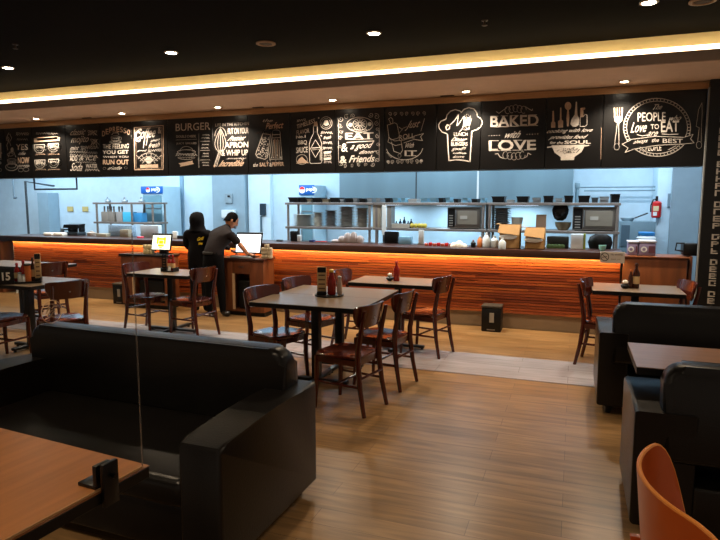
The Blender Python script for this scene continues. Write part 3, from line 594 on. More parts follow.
def screen(cx, cy, z, wd, ht, rz, label, face, ecol, emit, tilt=-.25):
    T = thing('screen', label, 'monitor', (cx, cy, z), rz)
    Mx = Matrix.Translation((0, 0, .06)) @ Matrix.Rotation(tilt, 4, 'X')
    MB().box(-wd / 2, wd / 2, 0, .03, 0, ht, bev=.006, M=Mx).build('casing', BLACKP, T)
    MB().box(-wd / 2 + .015, wd / 2 - .015, -.003, .0, .015, ht - .03, M=Mx).build('display', mat(face, ecol, .3, emit=emit), T)
    MB().box(-.06, .06, .05, .13, .0, .09, bev=.01).build('stand', BLACKP, T)
    MB().box(-.11, .11, -.0, .16, 0, .015, bev=.004).build('stand_base', BLACKP, T)
    return T, Mx
T, Mx = screen(-5.80, 7.2, .822, .33, .26, radians(6), 'till screen showing a yellow figure on the left till cabinet', 'display_yellow_white', '#e9edd8', 1.0)
mb = MB()
for q in ((-.05, .05, .06, .09), (-.035, .035, .10, .15), (-.06, .06, .16, .19), (-.025, .025, .035, .05)): mb.box(q[0], q[1], -.006, -.0035, q[2], q[3], bev=.001, seg=1, M=Mx)
for q in ((-.075, -.045, .10, .2), (.045, .075, .10, .2)): mb.box(q[0], q[1], -.006, -.0035, q[2], q[3], M=Mx)
mb.build('picture', mat('display_yellow', '#d9c800', .4, emit=.7), T)
T, Mx = screen(-4.34, 7.25, .822, .40, .30, radians(4), 'till screen shining plain white on the right till cabinet', 'display_white', '#eef6ff', 1.7)
b = MB().box(-4.56, -4.22, 7.13, 7.2, .822, .84, bev=.004); b.box(-4.54, -4.24, 7.135, 7.195, .8405, .846); tag(b.build('keyboard', mat('grey_keys', '#8d9499', .5)), 'grey keyboard lying before the white till screen', 'keyboard')
# ring box stacks next to right screen
k = 0
for r_ in range(4):
    for c in range(3 - (r_ == 3) * 2 - (r_ == 2) * 0):
        x = -4.075 + c * .055 + (r_ == 3) * .055; z = .8215 + r_ * .05
        b = MB().box(x - .025, x + .025, 7.2, 7.26, z, z + .047, bev=.004)
        tag(b.build('small_carton', CARDL), 'small beige carton stacked beside the white till screen', 'carton', 'cartons beside the white screen')
for c in range(3):
    for r_ in range(2):
        x = -6.12 + c * .06 + .02; z = .8215 + r_ * .07
        b = MB().box(x - .026, x + .026, 7.2, 7.26, z, z + .067, bev=.004)
        tag(b.build('small_carton', mat('pale_yellow_card', '#c9b98c', .8)), 'small pale yellow carton beside the yellow till screen', 'carton', 'cartons beside the yellow screen')

# ---------------------------------------------------------------- kitchen: walls, doors
def kb(px0, px1, py0, py1, Y, d, bev=.0, mb=None, z0=None):
    xa, za = at(px0, py0, Y); xb, zb = at(px1, py1, Y)
    if z0 is not None: zb = z0
    return (mb or MB()).box(xa, xb, Y, Y + d, zb, za, bev=bev, seg=1)
struct('wall_partition', kb(211, 247, 150, 300, 10.0, .19, z0=0), mat('kitchen_grey_panel', '#93a7b3', .4, .1))
struct('door_1', kb(247.5, 272, 165, 300, 10.08, .11, z0=0), mat('kitchen_white_door', '#cfe0ea', .4))
struct('wall_alcove', kb(37, 54, 193, 300, 9.9, .29, z0=0), mat('alcove_grey', '#8fa6b4', .5))
xa, za = at(337, 172, 9.35); xb, _ = at(573.5, 172, 9.35)
T = thing('extractor_hood', 'wide stainless extractor hood behind the kitchen shelves', 'hood', ((xa + xb) / 2, 9.6, 1.72))
MB().box(xa, xb, 9.45, 10.19, 1.56, 2.9, bev=.01).build('hood_body', mat('hood_steel', '#7d99a6', .5, .2, noise=.25, nscale=1.2, stretch=(1, 1, .1)), T, world=True)
MB().box(xa, xb, 9.40, 9.45, 1.56, 1.60).build('hood_rim', STEEL, T, world=True)
for f in (.2, .5, .8):  # glowing panels and lights added under the hood to brighten the space below
    lx_ = xa + (xb - xa) * f - T.location.x
    MB().box(lx_ - .25, lx_ + .25, 9.75 - T.location.y, 9.85 - T.location.y, 1.545 - 1.72, 1.559 - 1.72).build('hood_lamp', mat('hood_lamp_glass', '#dcecff', .4, emit=3), T)
    light('hood_lamp_light', 'AREA', (lx_, 9.8 - T.location.y, 1.54 - 1.72), 9, COOL, parent=T, shape='RECTANGLE', size=.5, size_y=.1)
MB().box(xa + 1.35, xa + 1.37, 9.445, 9.4499, 1.6, 2.88).build('hood_seam', STEELD, T, world=True)
MB().box(xa + 2.35, xa + 2.38, 9.44, 9.4499, 1.6, 2.88).build('hood_seam', WHITEP, T, world=True)
struct('wall_pillar', kb(660, 674, 150, 300, 9.6, .59, z0=0), mat('pillar_paint', '#cfe6f4', .5))
struct('door_2', kb(674.5, 704, 150, 300, 9.3, .08, z0=0), mat('grey_door', '#7f929e', .45))
b = MB(); xa, za = at(12, 170, 9.5); b.tube([(xa, 9.5, 2.99), (xa, 9.5, 1.72), (xa + .01, 9.5, 1.70)], .012); b.tube([(xa - .0, 9.5, 1.68), (xa + .08, 9.5, 1.68)], .02)
tag(b.build('hanging_cable', mat('grey_cable', '#5b6c78', .5)), 'grey cable drop hanging in the kitchen at the far left', 'cable')
b = MB(); xa, _ = at(26.5, 200, 8.8); xb, zb = at(54, 185, 9.8)
b.tube([(xa, 8.8, 0), (xa, 8.8, 2.0), (xb, 9.75, 1.94), (xb, 9.8, 1.94)], .022); tag(b.build('dark_pole', STEELD), 'dark vertical pole with a bent arm in the left of the kitchen', 'pole')
xa, za = at(34, 178, 7.66); xb, zb = at(77, 189, 7.66)
b = MB(); b.tube([(xa, 7.66, 2.0), (xa, 7.66, zb), (xb, 7.66, zb), (xb, 7.66, 2.0)], .016, 6); tag(b.build('hanging_rail', mat('rail_purple_black', '#28233a', .4)), 'dark square rail hanging under the chalkboards at the left', 'rail')
for px, l in ((70, 'left small yellow notice on the kitchen wall'), (85, 'right small yellow notice on the kitchen wall')):
    b = kb(px - 3, px + 3, 206.5, 211.5, 10.18, .015); tag(b.build('wall_notice', mat('yellow_notice', '#c9b070', .7)), l, 'notice')
b = kb(182.6, 183.8, 176, 300, 10.17, .03, z0=.0); tag(b.build('wall_conduit', mat('conduit', '#7e9aad', .5)), 'thin grey conduit running down the kitchen wall above the woman', 'conduit')
# phone
T = thing('wall_phone', 'dark telephone with pale handset cord on the white kitchen door', 'phone', (at(262, 210, 10.05)[0], 10.05, at(262, 216, 10.05)[1]))
kb(259.5, 265.2, 203.5, 215.5, 10.03, .05, .005).build('phone_body', mat('phone_navy', '#20303c', .4), T, world=True)
kb(259.8, 261.8, 216, 232, 10.05, .02, .003).build('phone_cord', mat('phone_cord', '#4c6472', .5), T, world=True)
T = thing('switch_plate', 'small grey switch box with dark button on the grey kitchen panel', 'switch', (at(228, 196, 9.97)[0], 9.97, at(228, 202, 9.97)[1]))
kb(224.5, 232, 193.5, 203, 9.97, .03, .003).build('plate', mat('switch_grey', '#8b9aa2', .5), T, world=True)
kb(227.4, 229.6, 195.4, 197.2, 9.955, .0149).build('button', BLACKP, T, world=True)
b = kb(221, 234, 209.8, 218, 9.9, .09, .01); tag(b.build('paper_dispenser', WHITEP), 'white paper dispenser on the grey panel behind the man', 'dispenser')
b = kb(668, 670, 193.5, 207, 9.57, .03); tag(b.build('pull_handle', mat('handle_grey', '#8fa4b0', .4, .3)), 'slim grey handle plate on the white kitchen pillar', 'handle')
b = MB(); 
for zy in (187.2, 190.6):
    xa, za = at(576 + (zy > 189) * 8, zy, 9.9); xb, _ = at(659, zy, 9.9); b.tube([(xa, 9.9, za), (xb, 9.9, za)], .014, 6)
xa, za = at(577.5, 186, 9.9); b.tube([(xa, 9.9, za + .02), (xa, 9.9, 1.3)], .03, 8); b.box(xa - .04, xa + .04, 9.86, 9.94, za - .04, za + .05, bev=.01)
tag(b.build('water_pipes', mat('pipe_white', '#7f97a2', .4)), 'pale horizontal pipes with an elbow on the right kitchen wall', 'pipe')
# fire extinguisher
cx, zt = at(657.2, 201, 9.5); _, zb = at(657, 218, 9.5)
T = thing('fire_extinguisher', 'red fire extinguisher hanging beside the white kitchen pillar', 'extinguisher', (cx, 9.525, zb))
h_ = zt - zb
MB().lathe((0, 0, 0), [(.05, 0), (.066, .02), (.066, h_ * .88), (.05, h_ * .96), (.02, h_)], 20).build('cylinder', mat('extinguisher_red', '#c01818', .3), T)
MB().box(-.02, .012, -.02, .02, h_, h_ + .07, bev=.004).build('valve', BLACKM, T)
MB().tube([(0, -.02, h_ + .03), (-.05, -.03, h_ + .02), (-.08, -.03, h_ - .06), (-.078, -.03, h_ - .16)], .009).build('hose', BLACKP, T)
MB().box(-.05, .02, -.071, -.06, h_ * .42, h_ * .7).build('label_plate', mat('ext_label', '#d8c49a', .6), T)
MB().box(-.05, .0, -.071, -.06, h_ * .14, h_ * .36).build('label_plate', WHITEP, T)

# ---------------------------------------------------------------- kitchen shelving
def shelf_unit(xa, xb, ya, yb, tops, posts, label, m=SHELFM):
    T = thing('shelf_rack', label, 'shelf', ((xa + xb) / 2, (ya + yb) / 2, 0))
    for z in tops: MB().box(xa, xb, ya, yb, z - .035, z, bev=.004, seg=1).build('shelf', m, T, world=True)
    for p in posts:
        for y in (ya + .025, yb - .025): MB().tube([(p, y, 0), (p, y, tops[0] - .036)], .02, 8).build('post', m, T, world=True)
    return T
YS = 8.3; SX = lambda px, Y=YS: at(px, 215, Y)[0]
TOPZ, MIDZ = at(400, 202.6, YS)[1], at(450, 229, YS)[1]
shelf_unit(SX(285), SX(372), YS, YS + .42, (TOPZ, MIDZ), (SX(287.5), SX(369)), 'steel kitchen rack with plate stacks, left one of the long row')
shelf_unit(SX(372.8), SX(486), YS, YS + .42, (TOPZ, MIDZ), (SX(376), SX(483)), 'steel kitchen rack holding a microwave, middle one of the long row')
shelf_unit(SX(486.8), SX(620.5), YS, YS + .42, (TOPZ, MIDZ), (SX(489.5), SX(617.6)), 'steel kitchen rack holding a microwave, right one of the long row')
YL = 8.9
LT, LM = at(130, 202.4, YL)[1], at(120, 222, YL)[1]
shelf_unit(SX(93, YL), SX(168, YL + .4), YL, YL + .4, (LT, LM), (SX(96, YL), SX(131, YL), SX(166, YL + .4)), 'steel rack with paper bags standing in the left of the kitchen')
def trays(px0, px1, ht, m, label, Y=YS, top=TOPZ, name='tray'):
    xa, xb = SX(px0, Y), SX(px1, Y); cx, hw = (xa + xb) / 2, (xb - xa) / 2
    mb = MB(); mb.rings([[(cx - hw * s, Y + .2 - .15 * s, top + z), (cx + hw * s, Y + .2 - .15 * s, top + z), (cx + hw * s, Y + .2 + .15 * s, top + z), (cx - hw * s, Y + .2 + .15 * s, top + z)] for s, z in ((.8, .002), (.82, ht * .8), (1, ht), (.94, ht), (.78, ht * .3))])
    return tag(mb.build(name, m), label, name.replace('_', ' '), 'pans and trays on top of the kitchen racks')
TR = [(286, 297, .06, BLACKP), (297.5, 304, .055, BLACKP), (305, 309, .04, CARDL), (310, 319, .055, BLACKP), (320, 327, .04, CARDL), (328, 337, .055, BLACKP), (338, 342, .04, STEEL), (343, 350, .05, BLACKP), (351, 356, .05, STEEL), (357, 364, .045, BLACKP), (365, 371, .05, STEEL),
      (374, 379, .05, STEEL), (383, 389, .05, BLACKP), (391, 397, .05, GLASSB), (399, 404, .05, GLASSB), (406, 416, .04, WHITEP), (419, 426, .05, GLASSB), (428, 435, .05, GLASSB), (437, 442, .05, BLACKP), (444, 449, .055, GLASSB), (452, 457, .04, BLACKP), (461, 467, .05, GLASSB), (470, 477, .04, BLACKP), (480, 484, .05, GLASSB),
      (490, 504, .065, BLACKP), (505, 513, .03, WHITEP), (515, 528, .065, BLACKP), (531, 540, .05, STEEL), (542, 553, .07, BLACKP), (554, 562, .045, STEEL), (563, 573, .07, BLACKP), (577, 590, .07, BLACKP), (591, 598, .05, STEELD), (599, 609, .06, STEEL), (610, 620, .085, BLACKP)]
for a, c, h_, m in [(a, c, h_ * 1.35, m) for a, c, h_, m in TR]:
    kind = {BLACKP.name: 'black', STEEL.name: 'steel', CARDL.name: 'beige', GLASSB.name: 'pale glassy', WHITEP.name: 'white', STEELD.name: 'dark steel'}[m.name]
    trays(a, c, h_, m, kind + ' open pan lying on top of the kitchen rack, one of a row')
# bottles on the left rack top
for px in (103, 120, 137):
    x, _ = at(px, 200, YL); tag(MB().lathe((x, YL + .12, LT + .001), [(.05, 0), (.06, .02), (.05, .05), (.018, .06), (.012, .1)], 12).build('pan_cover', STEEL), 'small steel pan cover on top of the left kitchen rack', 'cover', 'lids on the left rack')
def stack(px0, px1, py0, base, n, m, label, name='plate_stack', Y=YS + .06, rim=.1, cat='plate stack'):
    """a pile of n plates, each plate an object"""
    xa, zt = at(px0, py0, Y); xb, _ = at(px1, py0, Y); r = (xb - xa) / 2; cx = (xa + xb) / 2; h_ = (zt - base) / n
    first = None
    for i in range(n):
        if first is None:
            mb = MB(); mb.lathe((0, 0, 0), [(r * .6, 0), (r * .62, h_ * .25), (r, h_ * .8), (r, h_ * .95), (r * .6, h_ * .5)], 20)
            first = mb.build(name, m, origin=(0, 0, 0)); o = first
        else: o = first.copy(); COL.objects.link(o)
        o.location = (cx, Y + r, base + .001 + i * h_); tag(o, label, cat, label)
PLD = mat('dark_plate', '#837a70', .4); PLM = mat('grey_beige_plate', '#b5a996', .4); PLW = mat('white_plate', '#d0c7b4', .35)
stack(289, 309, 214.6, MIDZ, 9, PLW, 'pale plate in the leftmost pile on the left kitchen rack', 'plate', cat='plate')
stack(310.5, 321, 212.5, MIDZ, 9, PLW, 'pale small plate in the second pile on the left kitchen rack', 'plate', cat='plate')
stack(322.5, 334.5, 210.5, MIDZ, 11, PLD, 'dark plate in the third pile on the left kitchen rack', 'plate', cat='plate')
stack(335.4, 351.8, 206.6, MIDZ, 13, PLM, 'grey plate in the tallest pile on the left kitchen rack', 'plate', cat='plate')
stack(353, 366.5, 208, MIDZ, 12, PLM, 'grey plate in the pile at the right end of the left kitchen rack', 'plate', cat='plate')
stack(491, 510.6, 208, MIDZ, 12, PLD, 'dark plate in the big pile left of the cardboard boxes', 'plate', cat='plate')
def bowl(px, wpx, base, Y, ht, m, label, name='bowl', cat='bowl', group=None, n=16):
    x, _ = at(px, 220, Y); r = (at(px + wpx / 2, 220, Y)[0] - x)
    o = MB().lathe((x, Y + r, base + .001), [(r * .55, 0), (r * .9, ht * .5), (r, ht), (r * .93, ht), (r * .8, ht * .5), (r * .4, .01)], n).build(name, m)
    return tag(o, label, cat, group)
bowl(516.6, 12, MIDZ, YS + .05, .17, PLM, 'grey tapered pot behind the left cardboard box', 'cooking_pot', 'pot')
# dispenser, wooden fronts
T = thing('cup_dispenser', 'pale wooden cup dispenser on the middle kitchen rack', 'dispenser', (SX(380), YS + .1, MIDZ))
kb(372.8, 380.4, 204.8, 228, YS + .02, .2, .004, z0=MIDZ + .001).build('left_panel', mat('beige_panel', '#a89880', .5), T, world=True)
kb(381.8, 385.8, 205.4, 235, YS - .03, .028, .004).build('front_strip', PAPER, T, world=True)
kb(387, 391, 206, 228, YS + .02, .2, .004, z0=MIDZ + .001).build('right_panel', PLD, T, world=True)
# bottles and lemons on the middle rack
for i, px in enumerate((394, 398, 402, 406, 409)):
    x, _ = at(px, 220, YS); hh = .1 + .03 * (i % 3)
    tag(MB().lathe((x, YS + .12, MIDZ + .001), [(.022, 0), (.025, .01), (.025, hh * .6), (.009, hh * .8), (.009, hh), (.003, hh + .004)], 12).build('bottle', mat('dark_bottle', '#2a3a4a', .25)), 'small dark bottle on the middle kitchen rack', 'bottle', 'small dark bottles on the middle rack')
for i, px in enumerate((411, 414.6, 418, 421, 424)):
    x, _ = at(px, 220, YS); o = MB().lathe((x, YS + .07, MIDZ + .001), [(.008, 0), (.028, .018), (.034, .038), (.026, .06), (.008, .072)], 12).build('lemon', mat('lemon_yellow', '#c6b040', .4))
    tag(o, 'yellow lemon lying on the middle kitchen rack', 'lemon', 'lemons on the middle rack')
T = thing('produce_tray', 'grey low tray on the middle kitchen rack before the dark bottles', 'tray', (SX(400), YS + .03, MIDZ)); kb(391.6, 409, 223.6, 228, YS + .02, .04, .004, z0=MIDZ + .001).build('tray_body', PLM, T, world=True)
def microwave(px0, px1, py0, label, panel_left):
    xa, zt = at(px0, py0, YS + .04); xb, _ = at(px1, py0, YS + .04); Y = YS + .04; z0 = MIDZ + .012
    T = thing('microwave', label, 'microwave', ((xa + xb) / 2, Y + .17, MIDZ)); k = dict(world=True)
    MB().box(xa, xb, Y, Y + .33, z0, zt, bev=.008).build('casing', mat('microwave_steel', '#958e84', .4, .2), T, **k)
    pw = (xb - xa) * .24
    da, db = (xa + pw, xb - .012) if panel_left else (xa + .012, xb - .012)
    MB().box(da, db, Y - .014, Y - .001, z0 + .015, zt - .015, bev=.004).build('door', mat('microwave_frame', '#6f675e', .35, .3), T, **k)
    MB().box(da + .035, db - .035, Y - .018, Y - .0145, z0 + .055, zt - .05, bev=.002, seg=1).build('door_window', mat('microwave_window', '#8f8677', .3, .2), T, **k)
    if panel_left:
        MB().box(xa + .008, xa + pw - .005, Y - .01, Y - .001, z0 + .015, zt - .015).build('control_panel', BLACKP, T, **k)
        for i in range(5): MB().box(xa + .03, xa + pw - .03, Y - .014, Y - .0105, z0 + .03 + i * .035, z0 + .045 + i * .035).build('button', mat('button_grey', '#8a857c', .5), T, **k)
        MB().tube([(xa + pw + .012, Y - .03, z0 + .04), (xa + pw + .012, Y - .03, zt - .04)], .007).build('handle', STEEL, T, **k)
    MB().box((xa + xb) / 2 - .05, (xa + xb) / 2 + .05, Y - .022, Y - .0185, (z0 + zt) / 2 - .02, (z0 + zt) / 2 + .03).build('sticker', mat('sticker', '#b4ada0', .6), T, **k)
    MB().box(xa + .03, xb - .03, Y + .03, Y + .3, MIDZ + .001, z0).build('feet', BLACKP, T, **k)
microwave(447.5, 481, 207.2, 'steel microwave oven on the middle kitchen rack', True)
microwave(573, 617, 207, 'steel microwave oven on the right kitchen rack', True)
# bag and pot left of the right microwave
T = thing('clear_bag', 'dark plastic bag bulging over a brown pan on the right kitchen rack', 'bag', (SX(560), YS + .16, MIDZ + .13))
mb = MB(); x = SX(560); mb.rings([[(x + (r + .012 * sin(5 * k)) * cos(k * pi / 7), YS + .16 + (r * .8) * sin(k * pi / 7), MIDZ + z) for k in range(14)] for r, z in ((.03, .13), (.075, .16), (.10, .22), (.11, .28), (.09, .33), (.05, .345))]); mb.build('bag_body', mat('black_bag', '#15181c', .25), T, world=True)
bowl(563, 17, MIDZ, YS + .03, .11, mat('brown_pan', '#7c6c50', .45), 'brown round pan left of the right microwave', 'pan', 'pan')
b = kb(536.2, 545.8, 214.6, 228, YS + .05, .1, .004, z0=MIDZ + .001); tag(b.build('carton', mat('brown_carton', '#8a6a50', .7)), 'small upright brown carton behind the right cardboard box', 'carton')

# items on the counter top
ZCT = 1.0152
def onc(px0, px1, py0, Y, d, name, m, label, cat, bev=.004, group=None):
    xa, zt = at(px0, py0, Y); xb, _ = at(px1, py0, Y)
    return tag(MB().box(xa, xb, Y, Y + d, ZCT, max(zt, ZCT + .01), bev=bev, seg=2).build(name, m), label, cat, group)
def cbox(px0, px1, py0, Y, d, label, lid):
    xa, zt = at(px0, py0, Y); xb, _ = at(px1, py0, Y); T = thing('cardboard_box', label, 'cardboard box', ((xa + xb) / 2, Y + d / 2, ZCT))
    mb = MB(); t_ = .006
    mb.box(xa + .02, xb - .02, Y, Y + t_, ZCT, zt); mb.box(xa + .02, xb - .02, Y + d - t_, Y + d, ZCT, zt); mb.box(xa + .02, xa + .02 + t_, Y, Y + d, ZCT, zt); mb.box(xb - .02 - t_, xb - .02, Y, Y + d, ZCT, zt); mb.box(xa + .02, xb - .02, Y, Y + d, ZCT, ZCT + .008)
    mb.build('box_body', CARD, T, world=True)
    mb = MB(); mb.rings([[(xa + .02, Y, zt), (xb - .02, Y, zt)], [(xa + .005, Y - .05, zt - .10), (xb - .03, Y - .06, zt - .13)]], cap=False, closed=False); mb.rings([[(xa + .02, Y + .003, zt), (xb - .02, Y + .003, zt)], [(xa + .005, Y - .047, zt - .104), (xb - .03, Y - .057, zt - .134)]], cap=False, closed=False)
    mb.build('front_flap', CARD, T, world=True)
    MB().box(xa - .03, xa + .018, Y + .01, Y + d - .01, zt, zt + .006, M=None).build('side_flap', CARD, T, world=True)
    mb = MB(); cx = (xa + xb) / 2
    mb.rings([[(cx - .02 + r * 1.3 * cos(k * pi / 6), Y - .0125 - q + .004 * sin(3 * k), zt - .155 + r * .35 * sin(k * pi / 6)) for k in range(12)] for r, q in ((.085, -.005), (.09, .01), (.05, .022))]); mb.build('paper_label', PAPER, T, world=True, smooth=True)
cbox(498, 522, 224.5, 7.66, .2, 'open brown cardboard box on the counter beside the white jugs', 1)
cbox(524, 547, 227.5, 7.66, .2, 'open brown cardboard box on the counter, right one of the two', 1)
def jug(px, py0, wpx, Y, m, label, cap=WHITEP, group=None):
    x, zt = at(px, py0, Y); r = at(px + wpx / 2, py0, Y)[0] - x; hh = zt - ZCT
    T = thing('jug', label, 'jug', (x, Y + r, ZCT), group=group)
    MB().lathe((0, 0, 0), [(r * .9, 0), (r, .01), (r, hh * .6), (r * .5, hh * .8), (r * .32, hh * .86), (r * .32, hh * .92)], 16).build('jug_body', m, T)
    MB().lathe((0, 0, hh * .92), [(r * .36, 0), (r * .36, hh * .08), (r * .2, hh * .085)], 12).build('cap', cap, T)
WP = mat('milky_plastic', '#c4ccd0', .3)
jug(486, 233, 8, 7.7, WP, 'milky white jug on the counter, left one of the group'); jug(494, 236, 8.6, 7.74, WP, 'milky white jug on the counter, middle one of the group'); jug(502, 238, 7.5, 7.48, WP, 'milky white jug on the counter beside the left cardboard box')
jug(473, 240, 5, 7.66, BLACKP, 'small dark bottle with red cap on the counter', RED); jug(479.5, 236, 5.5, 7.72, mat('orange_sauce', '#b86a34', .4), 'orange sauce bottle on the counter')
b = MB(); x, _ = at(459, 244, 7.64)
for k, (dx, dz, r) in enumerate(((-.07, .035, .04), (0, .05, .05), (.06, .03, .035))): b.rings([[(x + dx + rr * (1 + .2 * sin(3 * j + k)) * cos(j * pi / 5), 7.66 + .7 * rr * sin(j * pi / 5), ZCT + z) for j in range(10)] for rr, z in ((r, .0), (r * 1.15, dz * .6), (r * .8, dz * 1.3), (r * .3, dz * 1.7))])
tag(b.build('crumpled_napkins', PAPER), 'crumpled white napkins lying on the counter', 'napkins')
for i in range(7):
    x, _ = at(426 + i * 4.1, 244, 7.75); b = MB().box(x - .022, x + .022, 7.74, 7.80, ZCT, ZCT + .035 + .01 * (i % 2), bev=.008)
    tag(b.build('sauce_packet', RED if i % 2 else mat('rust_packet', '#a0482c', .5)), 'small red packet in a row on the counter', 'packet', 'red packets on the counter')
for i, (px, h_) in enumerate(((337, .04), (343, .08), (349, .12), (355, .13), (361, .09))):
    x, _ = at(px, 240, 8.0); b = MB(); b.rings([[(x + r * (1 + .18 * sin(3 * j + i)) * cos(j * pi / 6), 7.95 + .6 * r * sin(j * pi / 6), ZCT + z) for j in range(12)] for r, z in ((.05, 0), (.065, h_ * .5), (.045, h_), (.015, h_ * 1.2))])
    tag(b.build('plastic_bag', mat('pinkish_plastic', '#b9a69c', .35)), 'crumpled pale plastic bag behind the counter edge, one of a heap', 'bag', 'crumpled plastic bags')
b = onc(313.6, 325, 242, 7.9, .1, 'red_tray', mat('bright_red', '#c02a1c', .4), 'small bright red tray on the counter below the plate piles', 'tray')
onc(309, 313.4, 240, 7.85, .08, 'blue_box', mat('navy_box', '#1c2460', .4), 'small dark blue box on the counter below the plate piles', 'box')
onc(289.5, 296.8, 231, 7.9, .09, 'black_flask', BLACKP, 'black flask shaped container at the left foot of the kitchen rack', 'container', .02)
onc(296.9, 300.5, 235, 7.88, .05, 'white_bottle', WHITEP, 'slim white bottle beside the black container on the counter', 'bottle', .012)
onc(384, 397.6, 231.5, 8.02, .09, 'black_pot', BLACKP, 'black pot under the middle kitchen rack', 'pot', .015)
onc(398.5, 411, 236.6, 7.95, .1, 'pale_blue_box', mat('pale_blue', '#8fbfd8', .5), 'pale blue box under the middle kitchen rack', 'box')
onc(418.5, 423.4, 230, 8.0, .05, 'white_carton', PAPER, 'upright white carton under the middle kitchen rack', 'carton')
onc(571, 583.6, 234, 7.85, .12, 'white_machine', WHITEP, 'white upright dispenser box under the right kitchen rack', 'machine', .012)
onc(583.8, 586, 234, 7.85, .12, 'green_board', mat('lime', '#8f9c3a', .6), 'thin lime green board beside the white dispenser box', 'board', .003)
T = onc(547, 569, 236.5, 7.9, .12, 'dark_crate', mat('dark_green_black', '#10160f', .5), 'dark low crate of greens under the right kitchen rack', 'crate', .01)
for i in range(5):
    x, z = at(549 + i * 3.4, 240 + (i % 2) * 3, 7.86); b = MB().rings([[(x + r * cos(j * pi / 4) * 1.6, 7.875 + r * .3 * sin(j * pi / 4), ZCT + .002 + zz) for j in range(8)] for r, zz in ((.012, 0), (.022, .02), (.016, .045), (.004, .055))])
    tag(b.build('green_bundle', mat('leaf_green', '#4f6a3c', .6)), 'green herb bundle in front of the dark crate', 'herbs', 'herb bundles')
b = MB(); x, _ = at(601, 240, 8.0)
b.rings([[(x + r * cos(j * pi / 7) * (1 + .1 * sin(2 * j)), 8.02 + r * .5 * sin(j * pi / 7), ZCT + z) for j in range(14)] for r, z in ((.12, 0), (.14, .08), (.12, .15), (.06, .19))]); tag(b.build('black_bag', BLACKP), 'black plastic bag under the right microwave', 'bag')
bowl(604, 8, ZCT, 7.62, .07, mat('teal_cup', '#7fb3a8', .4), 'small teal cup on the counter above the no smoking sign', 'cup', 'cup')
# left group on counter
jug(88, 231, 7, 7.9, mat('cream_pot', '#b8a08c', .5), 'cream coloured pot on the left of the counter'); onc(96, 106, 233.5, 7.85, .1, 'beige_box', CARDL, 'beige low box on the left of the counter', 'box'); onc(108, 132, 225, 8.0, .1, 'patterned_crate', mat('patterned_white', '#a8bfd2', .5, noise=.5, nscale=60), 'bluish patterned crate behind the left counter', 'crate')
onc(119.6, 128, 229.6, 7.9, .09, 'small_parcel', CARDL, 'small beige parcel in front of the bluish crate', 'parcel'); onc(140, 158, 225, 8.0, .1, 'white_printer', WHITEP, 'grey white printer behind the yellow till screen', 'printer', .01)
for px, w_, l, m in ((43, 8, 'left white folded cloth on the counter', PAPER), (53, 9, 'right white folded cloth on the counter', PAPER)): onc(px, px + w_, 232.6, 7.75, .12, 'folded_cloth', m, l, 'cloth', .012)
onc(172, 176.6, 231.4, 7.8, .05, 'white_bottle', WHITEP, 'short white bottle on the counter left of the woman', 'bottle', .012); onc(176.8, 184.6, 235.6, 7.8, .06, 'black_scanner', BLACKP, 'small black device on the counter left of the woman', 'device', .01)
onc(136.6, 142, 236.6, 7.75, .05, 'red_packet', mat('pink_red', '#c03a50', .5), 'small pink red packet near the yellow till screen', 'packet'); onc(276, 282, 239.6, 7.8, .05, 'grey_scanner', STEELD, 'small dark device on the counter right of the white screen', 'device', .01)
# espresso machine cluster
x, z = at(72, 232, 7.95)
T = thing('coffee_machine', 'black and chrome coffee machine on the left of the counter', 'coffee machine', (x, 8.0, ZCT))
MB().box(-.17, .17, -.1, .1, 0, .06, bev=.01).build('drip_tray', STEELD, T); MB().box(-.15, .15, .0, .1, .06, .16, bev=.01).build('body', BLACKP, T)
MB().rings([[(a, -.08, .13), (a + .02, -.08, .19), (a + .02, .09, .2), (a, .09, .13)] for a in (-.17, .15)]).build('top', BLACKP, T)
for dx in (-.08, .06): MB().tube([(dx, -.03, .13), (dx, -.03, .10), (dx, -.14, .105)], .012).build('filter_handle', BLACKP, T)
MB().tube([(.13, -.03, .13), (.15, -.06, .08), (.16, -.06, .03)], .007).build('steam_wand', STEEL, T)
tag(MB().lathe((x - .22, 7.95, ZCT), [(.035, 0), (.04, .06), (.03, .1), (.03, .12)], 14).build('steel_jug', STEEL), 'small steel jug left of the coffee machine', 'jug')

# left rack contents
def bag(px0, px1, py0, m, label, Y=YL + .05, base=LM):
    xa, zt = at(px0, py0, Y); xb, _ = at(px1, py0, Y); T = thing('paper_bag', label, 'bag', ((xa + xb) / 2, Y + .06, base)); h_ = zt - base
    MB().box(xa, xb, Y, Y + .12, base + .001, base + h_ * .55, bev=.004).build('bag_body', m, T, world=True)
    for s in (.25, .75):
        x = xa + (xb - xa) * s; MB().box(x - .012, x + .012, Y + .04, Y + .06, base + h_ * .55, zt - .045).build('handle', mat('bag_handle', '#8c8076', .6), T, world=True)
bag(100.6, 107.4, 203.8, mat('tan_bag', '#8f8478', .7), 'tan paper bag, leftmost on the left kitchen rack'); bag(107.8, 113, 204, MATS['tan_bag'], 'tan paper bag, second on the left kitchen rack'); bag(115.6, 121.4, 204, mat('grey_bag', '#a49c96', .7), 'grey paper bag, third on the left kitchen rack')
def onr(px0, px1, py0, name, m, label, cat, Y=YL + .06, base=LM, d=.15):
    xa, zt = at(px0, py0, Y); xb, _ = at(px1, py0, Y); return tag(MB().box(xa, xb, Y, Y + d, base + .001, zt, bev=.005).build(name, m), label, cat)
onr(122.4, 131.4, 212, 'blue_box', mat('cyan_box', '#4fc2e6', .4), 'bright cyan box on the left kitchen rack', 'box'); onr(132.6, 141.6, 212.8, 'blue_box', mat('blue_box', '#3f93c8', .4), 'blue box right of the cyan box on the rack', 'box')
